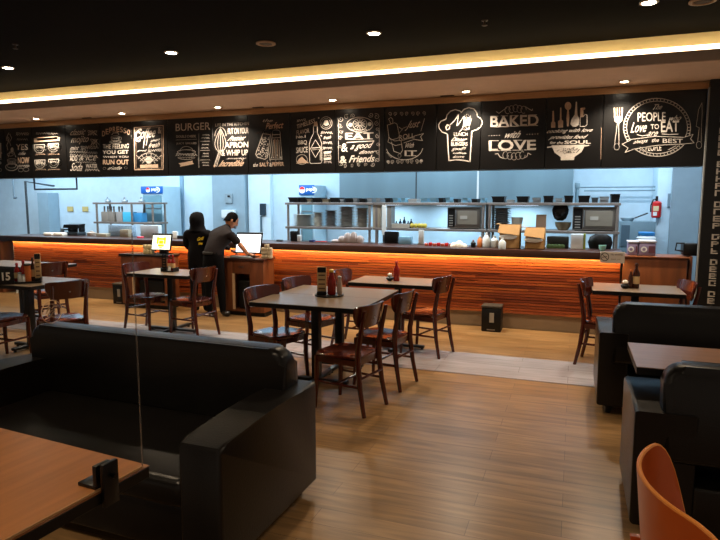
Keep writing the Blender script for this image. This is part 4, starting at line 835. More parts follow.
# fridges with sign heads
def fridge(px0, px1, py_top, py_sign, Y, label, rz=0):
    xa, zt = at(px0, py_top, Y); xb, _ = at(px1, py_top, Y); _, zs = at(px0, py_sign, Y)
    T = thing('display_fridge', label, 'fridge', ((xa + xb) / 2, Y + .3, 0)); k = dict(world=True)
    MB().box(xa, xb, Y, Y + .55, .05, zt, bev=.01).build('cabinet', mat('fridge_white', '#a9c3d0', .4), T, **k)
    MB().box(xa + .01, xb - .01, Y + .02, Y + .5, 0, .049).build('base', BLACKP, T, **k)
    MB().box(xa - .01, xb + .01, Y - .03, Y - .001, zs, zt, bev=.008).build('sign_head', mat('sign_blue', '#1458a8', .4, emit=.35), T, **k)
    MB().box(xa + .03, xb - .03, Y - .02, Y - .001, .15, zs - .03, bev=.004).build('glass_door', mat('fridge_glass', '#6f93a0', .12, .1), T, **k)
    MB().tube([(xa + .05, Y - .05, zs - .3), (xa + .05, Y - .05, zs - .8)], .01).build('handle', STEEL, T, **k)
    for i in range(3): MB().box(xa + .035, xb - .035, Y - .024, Y - .0201, zs - .3 - .28 * i, zs - .28 - .28 * i).build('shelf_edge', STEEL, T, **k)
    cx, cz, w2 = (xa + xb) / 2, (zs + zt) / 2, (zt - zs)
    mb = MB(); mb.rings([[(cx - .08 + r * cos(j * pi / 10), y, cz + r * sin(j * pi / 10)) for j in range(20)] for r, y in ((w2 * .34, Y - .031), (w2 * .34, Y - .036))]); mb.build('emblem', mat('sign_white', '#e8eef4', .5, emit=.4), T, **k)
    mb = MB(); r = w2 * .3; mb.rings([[(cx - .08 + r * cos(a), y, cz + .006 + r * sin(a)) for a in [j * pi / 10 for j in range(11)]] for y in (Y - .0365, Y - .0385)]); mb.build('emblem_red', mat('sign_red', '#d03038', .5, emit=.3), T, **k)
    mb = MB(); text_in(mb, 'pepsi', lambda u, v: (cx + .0 + .17 * u, Y - .032, cz - .035 + .08 * v), .03); mb.build('sign_lettering', MATS['sign_white'], T, smooth=False, **k)
    mb = MB(); mb.tube([(cx + .08 + .12 * cos(a), Y - .033, cz + .055 * sin(a)) for a in [-1.2 + 2.4 * j / 8 for j in range(9)]], .008, 6); mb.build('sign_swoosh', MATS['sign_white'], T, **k)
fridge(142, 162.6, 186.4, 193.6, 9.55, 'drinks fridge with blue lit sign head behind the left kitchen rack')
fridge(300, 314, 185, 195, 9.6, 'narrow drinks fridge with blue sign head behind the plate rack')
# right side of kitchen
T = thing('steel_cabinet', 'grey steel cabinet behind the counter at the right kitchen wall', 'cabinet', (at(636, 230, 9.2)[0], 9.4, 0))
xa, zt = at(620, 221.5, 9.2); xb, _ = at(656, 221, 9.2)
MB().box(xa, xb, 9.2, 9.7, 0, zt, bev=.006).build('cabinet_body', mat('cab_steel', '#6f8794', .4, .4), T, world=True); MB().box(xa + .02, (xa + xb) / 2 - .1, 9.185, 9.199, zt - .35, zt - .05).build('door_panel', mat('cab_dark', '#4f6574', .4, .3), T, world=True)
x, _ = at(628, 221, 9.25); T = thing('frying_pan', 'pan with two handles lying on the grey steel cabinet', 'pan', (x, 9.35, zt))
MB().lathe((0, 0, 0), [(.07, 0), (.10, .05), (.095, .05), (.06, .006)], 18).build('pan_body', STEEL, T)
for s in (0, .05): MB().tube([(.09, -.02 + s, .045), (.26, -.04 + s, .12)], .009).build('handle', BLACKM, T)
ZR = .9758
def tub(px0, px1, py0, Y, label):
    xa, zt = at(px0, py0, Y); xb, _ = at(px1, py0, Y); T = thing('storage_tub', label, 'tub', ((xa + xb) / 2, Y + .1, ZR)); h_ = zt - ZR
    MB().box(xa, xb, Y, Y + .2, ZR, ZR + h_ * .85, bev=.012).build('tub_body', mat('tub_purple', '#7f7392', .35), T, world=True); MB().box(xa - .006, xb + .006, Y - .006, Y + .206, ZR + h_ * .86, zt, bev=.008).build('tub_lid', mat('tub_lid', '#b7bccb', .35), T, world=True)
    cx = xa + (xb - xa) * .3; cz = ZR + h_ * .42
    MB().rings([[(cx + r * cos(j * pi / 8), y, cz + r * sin(j * pi / 8)) for j in range(16)] for r, y in ((.034, Y - .0005), (.034, Y - .004))]).build('round_label', WHITEP, T, world=True)
    MB().rings([[(cx + r * cos(j * pi / 8), y, cz + r * sin(j * pi / 8)) for j in range(16)] for r, y in ((.018, Y - .0045), (.018, Y - .006))]).build('label_centre', MATS['tub_purple'], T, world=True)
    MB().box(cx + .05, xb - .01, Y - .004, Y - .0005, ZR + h_ * .2, ZR + h_ * .65).build('tub_print', mat('tub_print', '#5a3440', .5), T, world=True)
tub(628.5, 638.6, 240.8, 7.62, 'purple storage tub with white round label, left one on the wood cabinet'); tub(639.4, 656.4, 240.4, 7.62, 'purple storage tub with white round label, right one on the wood cabinet')
x, zt = at(647, 232, 8.5); T = thing('water_jug', 'clear water jug with blue lid behind the purple tubs', 'jug', (x, 8.55, 0))
MB().lathe((0, 0, 0), [(.10, 0), (.12, .02), (.12, zt - .08), (.09, zt - .05)], 18).build('jug_body', WP, T); MB().lathe((0, 0, zt - .05), [(.095, 0), (.1, .01), (.1, .045), (.06, .05)], 18).build('lid', mat('lid_blue', '#2f8fd8', .4), T)
b = MB(); x, zt = at(690, 242, 7.75); b.box(x - .08, x + .13, 7.66, 7.85, .9855, 1.13, bev=.02); b.tube([(x - .07, 7.66, 1.13), (x - .15, 7.66, 1.13), (x - .16, 7.66, 1.05), (x - .08, 7.66, 1.04)], .01); tag(b.build('card_machine', BLACKP), 'black machine with a bent handle on the wooden stub by the column', 'machine')

# ---------------------------------------------------------------- furniture
def curve_pts(a, c, n, f): return [f(i / n) for i in range(n + 1)]
def make_chair(label, loc, rz, group):
    T = thing('dining_chair', label, 'chair', loc, rz, group)
    # front of the seat is +x
    n = 9
    def seat_outline(s):
        out = []
        for i in range(32):
            a = 2 * pi * i / 32; cx, sy = cos(a), sin(a); e = .5
            x = abs(cx) ** e * (1 if cx > 0 else -1); y = abs(sy) ** e * (1 if sy > 0 else -1)
            wd = .205 if x > 0 else .185
            out.append((.205 * x * s + .005, (wd * (1 + .0 * x)) * y * s))
        return out
    mb = MB(); mb.rings([[(x, y, z) for x, y in seat_outline(s)] for s, z in ((.93, .425), (1, .432), (1, .446), (.96, .452), (.6, .446), (.2, .441))]); mb.build('seat', SEATW, T)
    mb = MB()
    for p, q in (((-.17, .155), (.175, .17)), ((-.17, -.155), (.175, -.17)), ((.175, -.165), (.175, .165)), ((-.175, -.15), (-.175, .15))): mb.bar((p[0], p[1], .40), (q[0], q[1], .40), .045, .02) if False else mb.box(min(p[0], q[0]) - .009, max(p[0], q[0]) + .009, min(p[1], q[1]) - .009, max(p[1], q[1]) + .009, .378, .424)
    mb.build('seat_frame', CHAIRW, T)
    for s in (-1, 1):
        MB().tube([(.178, s * .168, .424), (.182, s * .172, .2), (.195, s * .18, 0)], [.022, .02, .015], 8).build('leg', CHAIRW, T)
        P = [(-.255, s * .175, 0), (-.215, s * .166, .2), (-.19, s * .158, .40), (-.19, s * .156, .50), (-.215, s * .158, .64), (-.252, s * .163, .81)]
        MB().tube(P, [.016, .02, .024, .024, .021, .014], 8).build('leg', CHAIRW, T)
        MB().tube([(-.222, s * .168, .22), (.183, s * .173, .22)], .0105, 8).build('stretcher', CHAIRW, T)
    MB().tube([(-.217, -.16, .29), (-.217, .16, .29)], .010, 8).build('stretcher', CHAIRW, T)
    MB().tube([(.0, -.17, .22), (.0, .17, .22)], .0105, 8).build('stretcher', CHAIRW, T)
    # curved back board, wide at the top with cut in lower corners
    prof = []                                             # (half width, z)
    rows = [(.125, .668), (.155, .682), (.182, .715), (.203, .765), (.21, .81), (.203, .836), (.168, .844)]
    mb = MB(); m_ = 12; front = []; back = []
    for hw, z in rows:
        tz = (z - .64) / .2
        def X(y, off): return -.212 - .045 * tz + .055 * (y / .2) ** 2 + off
        front.append([(X(hw * (2 * j / m_ - 1), .009), hw * (2 * j / m_ - 1), z) for j in range(m_ + 1)])
        back.append([(X(hw * (2 * j / m_ - 1), -.009), hw * (2 * j / m_ - 1), z) for j in range(m_ + 1)])
    mb.rings([f + q[::-1] for f, q in zip(front, back)]); mb.build('backrest', CHAIRW, T)
    mb = MB(); mb.tube([(-.236, 0, .74), (-.244, 0, .74)], .009, 10); mb.build('back_screw', STEEL, T)
    return T
GC = 'mahogany dining chairs around the tables'
chair0 = make_chair('reddish brown wooden chair at the near right corner of the main table', (-1.64, 4.22, 0), pi - .2, GC)
for x, y, a, l in ((-1.56, 4.88, pi - .16, 'reddish brown wooden chair at the far right side of the main table'),
                   (-2.47, 4.62, -.3, 'reddish brown wooden chair at the near left side of the main table, behind the sofa'),
                   (-2.46, 5.32, -.28, 'reddish brown wooden chair at the far left side of the main table'),
                   (-1.46, 6.04, pi - .24, 'reddish brown wooden chair right of the small table with one red bottle'),
                   (-2.25, 6.12, -.08, 'reddish brown wooden chair left of the small table with one red bottle'),
                   (-4.97, 5.91, -.13, 'reddish brown wooden chair on the left side of the till side table'),
                   (-4.29, 5.87, pi - .17, 'reddish brown wooden chair right of the till side table, before the man'),
                   (-4.82, 4.45, pi - .42, 'reddish brown wooden chair right of the table numbered 15'),
                   (-5.45, 4.26, pi / 2, 'reddish brown wooden chair cut by the left edge of the photo'),
                   (-6.42, 5.72, pi - .45, 'reddish brown wooden chair at the far left table beyond the table numbered 15'),
                   (.34, 6.2, -.2, 'reddish brown wooden chair left of the brown bottle table, by the sofa'),
                   (.86, 6.36, pi + .2, 'orange lit wooden chair before the black column')):
    dup(chair0, (x, y, 0), a, l)
GT = 'square pedestal dining tables'
def make_table(w_, d, loc, label, group=None, col=(0, 0), m=TABLEW, rz=0, zt=.75, arm=.3):
    T = thing('pedestal_table', label, 'table', loc, rz, group)
    MB().box(-w_ / 2, w_ / 2, -d / 2, d / 2, zt - .004, zt, bev=.0015, seg=1).build('table_top', m, T)
    MB().box(-w_ / 2 + .001, w_ / 2 - .001, -d / 2 + .001, d / 2 - .001, zt - .042, zt - .0045, bev=.003, seg=1).build('top_edge', BLACKP, T)
    cx, cy = col
    MB().box(cx - .15, cx + .15, cy - .15, cy + .15, zt - .052, zt - .0425).build('mounting_plate', BLACKM, T)
    MB().box(cx - .036, cx + .036, cy - .036, cy + .036, .05, zt - .0525, bev=.006).build('column', BLACKM, T)
    mb = MB()
    for dx, dy in ((1, 0), (-1, 0), (0, 1), (0, -1)):
        if dx: mb.box(min(cx, cx + dx * arm), max(cx, cx + dx * arm), cy - .028, cy + .028, .018, .05, bev=.008)
        else: mb.box(cx - .028, cx + .028, min(cy, cy + dy * arm), max(cy, cy + dy * arm), .018, .05, bev=.008)
    mb.build('cross_base', BLACKM, T)
    for dx, dy in ((1, 0), (-1, 0), (0, 1), (0, -1)):
        MB().lathe((cx + dx * (arm - .025), cy + dy * (arm - .025), 0), [(.016, 0), (.016, .01), (.008, .019)], 10).build('foot', BLACKP, T)
    return T
make_table(1.03, .55, (-2.11, 4.66, 0), 'grey brown dining table with black edge, near half of the main pair', GT, arm=.30)
make_table(1.03, .55, (-2.11, 5.212, 0), 'grey brown dining table with black edge, far half of the main pair', GT, arm=.24)
make_table(.97, .58, (-1.79, 6.14, 0), 'small grey brown table with one red bottle before the counter', GT)
make_table(.88, .56, (-4.65, 5.95, 0), 'small grey table with sauce caddy in front of the two people', GT, arm=.34)
make_table(.85, .66, (-5.60, 4.74, 0), 'grey table with the number 15 caddy at the left edge', GT, arm=.24)
make_table(1.4, .6, (-7.2, 6.0, 0), 'far left table behind the table numbered 15', GT)
make_table(.82, .6, (.60, 6.42, 0), 'grey table with a brown bottle between sofa and wooden cabinet', GT)
make_table(1.15, .56, (.905, 3.54, 0), 'wood top booth table between the two right sofas', GT, m=mat('booth_laminate', '#8a6650', .3, noise=.2, nscale=5, stretch=(.5, 6, 1)), arm=.2, zt=.77, col=(-.1, .17))
TN = make_table(1.25, .72, (-1.944, 1.201, 0), 'near wooden table with clamp bracket at the lower left', GT, m=TABLEN, arm=.26, rz=radians(-5))
# clamp and acrylic screen
T = thing('clamp_bracket', 'black clamp bracket gripping the right edge of the near table', 'bracket', (-1.325, 1.337, .75), radians(-5))
MB().box(-.075, .0, -.03, .03, .0005, .012, bev=.002).build('top_plate', BLACKM, T)
MB().box(-.012, .004, -.028, .028, .012, .075, bev=.002).build('left_jaw', BLACKM, T)
MB().box(.0105, .026, -.028, .028, -.06, .085, bev=.002).build('right_jaw', BLACKM, T) if False else MB().box(.0215, .036, -.028, .028, -.05, .085, bev=.002).build('right_jaw', BLACKM, T)
MB().tube([(.036, .0, .045), (.056, .0, .045)], [.006, .009], 12).build('knob', BLACKM, T)
# acrylic screen
T = thing('acrylic_screen', 'clear acrylic divider standing on the right edge of the near table', 'divider', (-1.295, 1.0, .751))
ACR = bpy.data.materials.new('clear_acrylic'); ACR.use_nodes = True
n_ = ACR.node_tree.nodes; l_ = ACR.node_tree.links; n_.clear(); ou = n_.new('ShaderNodeOutputMaterial'); mxs = n_.new('ShaderNodeMixShader'); tr = n_.new('ShaderNodeBsdfTransparent'); gl = n_.new('ShaderNodeBsdfGlossy'); gl.inputs['Roughness'].default_value = .03
fr = n_.new('ShaderNodeLayerWeight'); fr.inputs['Blend'].default_value = .08; l_.new(fr.outputs['Fresnel'], mxs.inputs[0]); l_.new(tr.outputs[0], mxs.inputs[1]); l_.new(gl.outputs[0], mxs.inputs[2]); l_.new(mxs.outputs[0], ou.inputs[0]); tr.inputs[0].default_value = (.97, .98, .98, 1)
MB().box(-1.2985, -1.294, .80, 1.478, .752, 1.52).build('clear_sheet', ACR, T, world=True, smooth=False)
MB().box(-1.2985, -1.294, 1.4782, 1.4812, .752, 1.52).build('polished_edge', mat('edge_grey', '#a39a90', .3, alpha=.35), T, world=True)
lx, ly, lz = -1.3, *[at(40, 312, 1.135)[k] for k in (0, 1)][1:], 0
LG = MB(); cy, cz, R_ = 1.19, 1.32, .031
ringp = lambda r, n=32: [(-1.3005, cy + r * cos(2 * pi * k / n), cz + r * sin(2 * pi * k / n)) for k in range(n + 1)]
LG.tube(ringp(R_), .0013, 6)
for p_, q_ in (((-.018, -.004), (-.004, .012)), ((-.014, -.012), (.004, .004)), ((-.004, -.014), (.010, .0)), ((-.022, -.018), (.012, -.016)), ((-.012, .014), (.006, .020)), ((.0, .008), (.016, .012))):
    LG.tube([(-1.3005, cy + p_[0], cz + p_[1]), (-1.3005, cy + (p_[0] + q_[0]) / 2, cz + (p_[1] + q_[1]) / 2 + .004), (-1.3005, cy + q_[0], cz + q_[1])], .0016, 5)
LG.build('round_sticker', mat('sticker_tan', '#c9a98c', .6), T, world=True)
MB().box(-1.2990, -1.2935, .80, 1.4781, .7515, .7575).build('polished_edge', mat('edge_tan', '#c89a68', .3), T, world=True)
T.location = (-1.339, 1.002, .751); T.rotation_euler = (0, 0, radians(-5))

# sofas
def make_sofa(L, D, loc, rz, label, top=.85, armw=.21, arm_h=.62, group='black leather sofas'):
    """front is -y in local space, back at +y"""
    T = thing('leather_sofa', label, 'sofa', loc, rz, group); h = L / 2; f, bk = -D / 2, D / 2
    MB().box(-h + armw - .01, h - armw + .01, f + .06, bk - .02, .07, .30, bev=.02, seg=3).build('base', LEATHER, T)
    n = 2
    MB().box(-h + armw, h - armw, f + .02, bk - .18, .29, .43, bev=.045, seg=5).build('seat_cushion', LEATHER, T)
    # backrest: rounded front profile
    bx = h - armw * .45
    poly = []
    r = .09
    for cx, cz, a0 in ((bx - r, top - r, 0), (-bx + r, top - r, 90)):
        for k in range(7): poly.append((cx + r * cos(radians(a0 + 15 * k)), cz + r * sin(radians(a0 + 15 * k))))
    poly += [(-bx, .40), (bx, .40)]
    mbk = MB(); mbk.prism(poly, 'y', bk - .21, bk - .0, bev=.035, seg=4)
    for v in mbk.b.verts:
        if v.co.y > bk - .105 and v.co.z > .45: v.co.y -= .085 * min(1, (v.co.z - .45) / (top - .45))
        v.co.y += .0
    mbk.build('backrest', LEATHER, T)
    MB().tube([(-bx + .1, bk - .205, top - .008), (bx - .1, bk - .205, top - .008)], .006, 8).build('piping', LEATHER, T)
    for s in (-1, 1):
        x0, x1 = sorted((s * h, s * (h - armw)))
        pr = [(f, .07), (bk - .02, .07), (bk - .02, arm_h + .015)] + [(f + .06 + (bk - f - .1) * (1 - k / 6), arm_h + .02 * sin(pi * (1 - k / 6))) for k in range(1, 7)] + [(f + .012, arm_h - .006), (f, arm_h - .025)]
        MB().prism(pr, 'x', x0, x1, bev=.02, seg=4).build('armrest', LEATHER, T)
    for sx in (-1, 1):
        for y in (f + .08, bk - .08):
            MB().lathe((sx * (h - .09), y, 0), [(.02, 0), (.028, .07)], 12).build('foot', BLACKP, T)
    return T
make_sofa(2.02, .93, (-2.315, 2.435, 0), radians(-1.5), 'black leather sofa facing the near table at lower left', top=.845)
make_sofa(1.9, .80, (1.16, 5.08, 0), pi, 'black leather sofa seen from behind beyond the booth table')
make_sofa(1.8, .70, (1.205, 3.29, 0), pi, 'black leather sofa nearest on the right, beside the orange chair', armw=.27)

# orange plywood chair, bottom right
T = thing('shell_chair', 'orange plywood chair with curved back at the bottom right corner', 'chair', (.415, 1.765, 0))
rows_, N = [], 28
for k in range(N + 1):
    a = 2 * k / N - 1; th = radians(180 - (52 if a > 0 else 66) * a); e = max(0, abs(a) - .55) / .45
    zt_, zb_ = .86 - .17 * e ** 2.6, .50 + .10 * e ** 2
    row = []
    for q in (0, .25, .5, .75, 1):
        rr = .36 + .035 * q; row.append((.175 + rr * cos(th), rr * sin(th), zb_ + (zt_ - zb_) * q))
    rows_.append(row)
def off(p, d):
    l = math.hypot(p[0] - .175, p[1]); return (.175 + (p[0] - .175) * (l - d) / l, p[1] * (l - d) / l, p[2])
MB().rings([row + [off(p, .014) for p in row[::-1]] for row in rows_]).build('back_shell', ORANGEW, T)
MB().tube([off(r_[0], .007) for r_ in rows_[:1]] + [off(r_[-1], .007) for r_ in rows_] + [off(r_[0], .007) for r_ in rows_[-1:]], .0068, 8).build('shell_rim', ORANGEE, T)
for sy in (-1, 1): MB().bar((-.19, sy * .07, .43), (-.205, sy * .08, .62), .03, .02).build('back_support', ORANGEW, T)
MB().lathe((0, 0, .425), [(.19, 0), (.215, .012), (.20, .022), (.05, .012)], 28).build('seat', ORANGEW, T)
for sx in (-1, 1):
    for sy in (-1, 1): MB().tube([(sx * .14, sy * .14, .425), (sx * .2, sy * .2, 0)], [.017, .012], 10).build('leg', ORANGEW, T)

# ---------------------------------------------------------------- table-top things
ZT = .7505
def bottle(x, y, z, h_, r, m, label, capm=RED, neck=.35, lab=None, name='sauce_bottle'):
    T = thing(name, label, 'bottle', (x, y, z))
    MB().lathe((0, 0, 0), [(r * .92, 0), (r, .006), (r, h_ * .55), (r * .9, h_ * .62), (r * neck, h_ * .78), (r * neck, h_ * .88)], 16).build('bottle_body', m, T)
    MB().lathe((0, 0, h_ * .88), [(r * neck * 1.25, 0), (r * neck * 1.25, h_ * .08), (r * neck * .6, h_ * .12)], 12).build('bottle_cap', capm, T)
    if lab: MB().lathe((0, 0, h_ * .18), [(r * 1.02, 0), (r * 1.02, h_ * .3)], 16).build('bottle_label', lab, T)
KET = mat('ketchup_red', '#8a1a10', .25); BRN = mat('brown_glass', '#3a1a0c', .15); YW = mat('cream_label', '#c9a878', .6); ORG = mat('orange_cup', '#c06224', .5)
def holder(x, y, z, w_, h_, rz, label, m=YW, dark=BLACKP):
    T = thing('menu_holder', label, 'menu holder', (x, y, z), rz)
    MB().box(-w_ / 2, w_ / 2, -.03, .03, 0, .03, bev=.004).build('holder_foot', dark, T)
    MB().box(-w_ / 2, w_ / 2, -.008, .008, .03, h_, bev=.002).build('card', m, T)
    MB().box(-w_ / 2 + .004, w_ / 2 - .004, -.0095, -.0082, h_ * .8, h_ - .004).build('card_header', dark, T)
    for i in range(4): MB().box(-w_ / 2 + .012, w_ / 2 - .012, -.0095, -.0082, .05 + i * h_ * .16, .05 + i * h_ * .16 + h_ * .05).build('card_print', mat('card_print', '#6b4a34', .7), T)
    return T
# main table
T = MB().lathe((-2.10, 4.93, ZT), [(.12, 0), (.135, .004), (.135, .012), (.1, .008)], 24).build('black_plate', BLACKP); tag(T, 'round black coaster plate under the menu card on the main table', 'plate')
holder(-2.16, 4.90, ZT + .0125, .085, .255, .3, 'upright cream menu card standing on the main table')
bottle(-2.075, 4.93, ZT + .0125, .235, .038, KET, 'red sauce bottle beside the menu card on the main table', mat('yellow_cap', '#c8a020', .4), .5)
bottle(-2.01, 4.965, ZT + .0125, .17, .024, mat('clear_shaker', '#b8a090', .3), 'small pale shaker behind the red bottle on the main table', STEEL, .7, name='shaker')
# T2
bottle(-1.80, 6.1, ZT, .22, .034, KET, 'single slim red bottle on the small middle table', RED, .35)
tag(MB().lathe((-1.875, 6.1, ZT), [(.02, 0), (.04, .02), (.045, .03), (.02, .05), (.006, .052)], 16).build('condiment_bowl', BLACKP), 'small black bowl left of the slim red bottle', 'bowl')
b = MB().lathe((-1.875, 6.1, ZT + .05), [(.012, 0), (.026, .012), (.02, .03), (.005, .036)], 12); tag(b.build('sachets', PAPER), 'white sachets heaped in the small black bowl', 'sachets')
# T3
bottle(.60, 6.42, ZT, .25, .034, BRN, 'brown glass bottle on the table before the wooden cabinet', BRN, .4, YW)
bottle(.55, 6.4, ZT, .19, .022, BRN, 'slim brown bottle behind the taller one by the wooden cabinet', mat('orange_cap', '#b05a20', .4), .4)
tag(MB().lathe((.50, 6.36, ZT), [(.025, 0), (.042, .02), (.042, .03), (.02, .05)], 14).build('condiment_bowl', BLACKP), 'small black bowl left of the brown bottles', 'bowl')
tag(MB().lathe((.50, 6.36, ZT + .0505), [(.02, 0), (.028, .012), (.02, .03), (.006, .034)], 12).build('sachets', PAPER), 'white sachets heaped in the bowl by the brown bottles', 'sachets')
# L3
x0, y0 = -4.72, 5.97
b = MB(); b.box(x0 - .06, x0 + .13, y0 - .05, y0 + .06, ZT, ZT + .012); b.box(x0 - .06, x0 - .052, y0 - .05, y0 + .06, ZT + .012, ZT + .05); b.box(x0 + .122, x0 + .13, y0 - .05, y0 + .06, ZT + .012, ZT + .05); b.box(x0 - .052, x0 + .122, y0 + .052, y0 + .06, ZT + .012, ZT + .05)
tag(b.build('condiment_caddy', BLACKP), 'black caddy of sauces on the till side table', 'caddy')
holder(x0 - .025, y0 - .02, ZT + .0125, .055, .20, .5, 'small black number stand on the till side table', BLACKP)
bottle(x0 + .035, y0 + .005, ZT + .0125, .19, .024, KET, 'left red bottle in the till side caddy', RED, .4, YW); bottle(x0 + .09, y0 + .005, ZT + .0125, .19, .024, KET, 'right red bottle in the till side caddy', RED, .4, YW)
bottle(x0 + .06, y0 - .035, ZT + .0125, .06, .016, WHITEP, 'small white shaker in the till side caddy', STEEL, .8, name='shaker')
# L1 caddy with number 15
T = thing('number_caddy', 'black condiment caddy with the number 15 on its front plate', 'caddy', (-5.47, 4.58, ZT), .72)
MB().box(-.17, .17, -.06, .06, 0, .02, bev=.003).build('caddy_tray', BLACKP, T); MB().box(-.17, -.162, -.06, .06, .0205, .06).build('caddy_side', BLACKP, T); MB().box(.162, .17, -.06, .06, .0205, .06).build('caddy_side', BLACKP, T)
MB().box(-.215, -.075, -.072, -.062, .0, .175, bev=.003).build('number_plate', BLACKP, T)
mb = MB(); text_in(mb, '15', lambda u, v: (-.185 + .075 * u, -.0728, .045 + .085 * v), .03); mb.build('number', PAPER, T, smooth=False)
ca, sa = cos(.72), sin(.72)
def C15(u, v): return -5.47 + u * ca - v * sa, 4.58 + u * sa + v * ca
for u, v, hh, r, m, cp, lb, l, nk in ((-.06, .02, .15, .026, KET, RED, YW, 'red bottle at the left in the number 15 caddy', .4), (.0, .025, .17, .027, KET, RED, None, 'plain red bottle in the middle of the number 15 caddy', .4), (.045, -.02, .145, .026, ORG, BLACKP, None, 'orange tub with black lid in the number 15 caddy', 1.0),
                                  (.09, .02, .19, .022, BRN, BLACKP, YW, 'tall brown bottle in the number 15 caddy', .4), (-.03, -.03, .075, .018, WHITEP, STEEL, None, 'left small shaker in the number 15 caddy', .8), (.005, -.035, .06, .016, WHITEP, STEEL, None, 'right small shaker in the number 15 caddy', .8)):
    x, y = C15(u, v); bottle(x, y, ZT + .0205, hh * 1.32, r * 1.15, m, l, cp, nk, lb)
x, y = C15(.14, -.0); holder(x, y, ZT + .0205, .06, .29, .72, 'tall cream menu card in the number 15 caddy', YW)

# ---------------------------------------------------------------- people
def skin_mesh(name, pts, edges, m, parent=None, levels=2, mats=None, root=0):
    me = bpy.data.meshes.new(name); me.from_pydata([p[0] for p in pts], edges, []); o = bpy.data.objects.new(name, me); COL.objects.link(o)
    md = o.modifiers.new('s', 'SKIN'); me.skin_vertices.data if me.skin_vertices else None
    bpy.context.view_layer.update()
    if not me.skin_vertices: 
        bpy.context.view_layer.objects.active = o; bpy.ops.mesh.customdata_skin_add() if hasattr(bpy.ops.mesh, 'customdata_skin_add') else None
    for i, p in enumerate(pts):
        r = p[1]; me.skin_vertices[0].data[i].radius = r if isinstance(r, tuple) else (r, r)
    me.skin_vertices[0].data[root].use_root = True
    sd = o.modifiers.new('d', 'SUBSURF'); sd.levels = levels; sd.render_levels = levels
    dg = bpy.context.evaluated_depsgraph_get(); m2 = bpy.data.meshes.new_from_object(o.evaluated_get(dg)); bpy.data.objects.remove(o)
    m2.materials.clear()
    for q in (m if isinstance(m, list) else [m]): m2.materials.append(q)
    for p in m2.polygons: p.use_smooth = True; p.material_index = 0
    o = bpy.data.objects.new(name, m2); COL.objects.link(o)
    if parent: o.parent = parent
    return o
def chain(P, E, start, pts):
    i = start
    for p in pts: P.append(p); E.append((i, len(P) - 1)); i = len(P) - 1
    return i
def head_mesh(name, c, tilt, yaw, s, m, parent, face=True):
    """head as a lathe-like deformed sphere; local +y is the way the face looks"""
    mb = MB(); rings_ = []; nz, na = 16, 20
    for i in range(nz + 1):
        t_ = pi * i / nz; z = -cos(t_); r0 = sin(t_); row = []
        for k in range(na):
            a = 2 * pi * k / na; x = r0 * cos(a) * .075; y = r0 * sin(a) * .095; zz = z * .115
            if z < 0: x *= 1 + .28 * z; y = y * (1 + .2 * z) + .012 * -z
            fy = max(0, sin(a))
            if face:
                y += .022 * math.exp(-((z + .12) / .16) ** 2) * max(0, sin(a)) ** 24        # nose
                y -= .008 * math.exp(-((z - .08) / .1) ** 2) * fy ** 4                        # brow hollow
                y += .006 * math.exp(-((z + .45) / .1) ** 2) * fy ** 10                       # lips
            row.append(Vector((x, y, zz)))
        rings_.append(row)
    M = Matrix.Translation(c) @ Matrix.Rotation(yaw, 4, 'Z') @ Matrix.Rotation(tilt, 4, 'X') @ Matrix.Scale(s, 4)
    mb.rings([[M @ p for p in r] for r in rings_[1:-1]])
    for sx in (-1, 1):
        mb.rings([[M @ Vector((sx * (.074 + q), -.005 + rr * .6 * cos(k * pi / 4), .0 + rr * sin(k * pi / 4))) for k in range(8)] for q, rr in ((-.004, .022), (.008, .028), (.013, .02))])
    return mb, M
def hand(P, wr, d, up_, s=1.0):
    """palm box grown from skin chains: returns a mesh of five fingers on a palm"""
    d = Vector(d).normalized(); up_ = Vector(up_).normalized(); sd = d.cross(up_).normalized(); wr = Vector(wr)
    pts = [(tuple(wr), .024 * s), (tuple(wr + d * .03 * s), (.034 * s, .017 * s)), (tuple(wr + d * .07 * s), (.036 * s, .014 * s))]; E = [(0, 1), (1, 2)]
    for k, L_ in zip((-1.5, -.5, .5, 1.5), (.06, .075, .08, .07)):
        base = wr + d * .075 * s + sd * k * .018 * s
        chain(pts, E, 2, [(tuple(base), .009 * s), (tuple(base + d * L_ * .5 * s - up_ * .006), .0085 * s), (tuple(base + d * L_ * .9 * s - up_ * .022), .007 * s)])
    chain(pts, E, 1, [(tuple(wr + d * .035 * s + sd * .038 * s), .011 * s), (tuple(wr + d * .065 * s + sd * .055 * s - up_ * .01), .009 * s)])
    return pts, E
# --- woman in black headscarf, seen from behind
T = thing('person', 'person in black headscarf and black shirt with yellow print, standing seen from behind', 'person', (-5.10, 7.16, 0))
P = [((0, 0, .84), (.17, .12))]; E = []
chest = chain(P, E, 0, [((0, 0, .96), (.155, .11)), ((0, -.005, 1.08), (.165, .105)), ((0, -.005, 1.15), (.17, .095)), ((0, 0, 1.20), (.12, .075)), ((0, 0, 1.25), .05), ((0, .01, 1.30), .048)])
top = len(P) - 4
for s in (-1, 1):
    chain(P, E, 3, [((s * .185, 0, 1.16), .068), ((s * .225, .03, .98), .056), ((s * .19, .16, .86), .036), ((s * .16, .21, .84), .03)])
    chain(P, E, 0, [((s * .085, .0, .74), .095), ((s * .095, .01, .44), .065), ((s * .10, -.01, .12), .045), ((s * .10, -.0, .05), .042), ((s * .105, .10, .035), .035)])
body = skin_mesh('body', P, E, [BLACKC], T)
for s in (-1, 1):
    hp, he = hand(None, (s * .155, .235, .845), (-s * .2, 1, -.1), (0, 0, 1), .9); skin_mesh('hand', hp, he, SKIN, T, 1)
mb, M = head_mesh('head', Vector((0, .01, 1.335)), -.15, -.2, .95, SKIN, T); mb.build('head', SKIN, T)
mb = MB(); rs = []
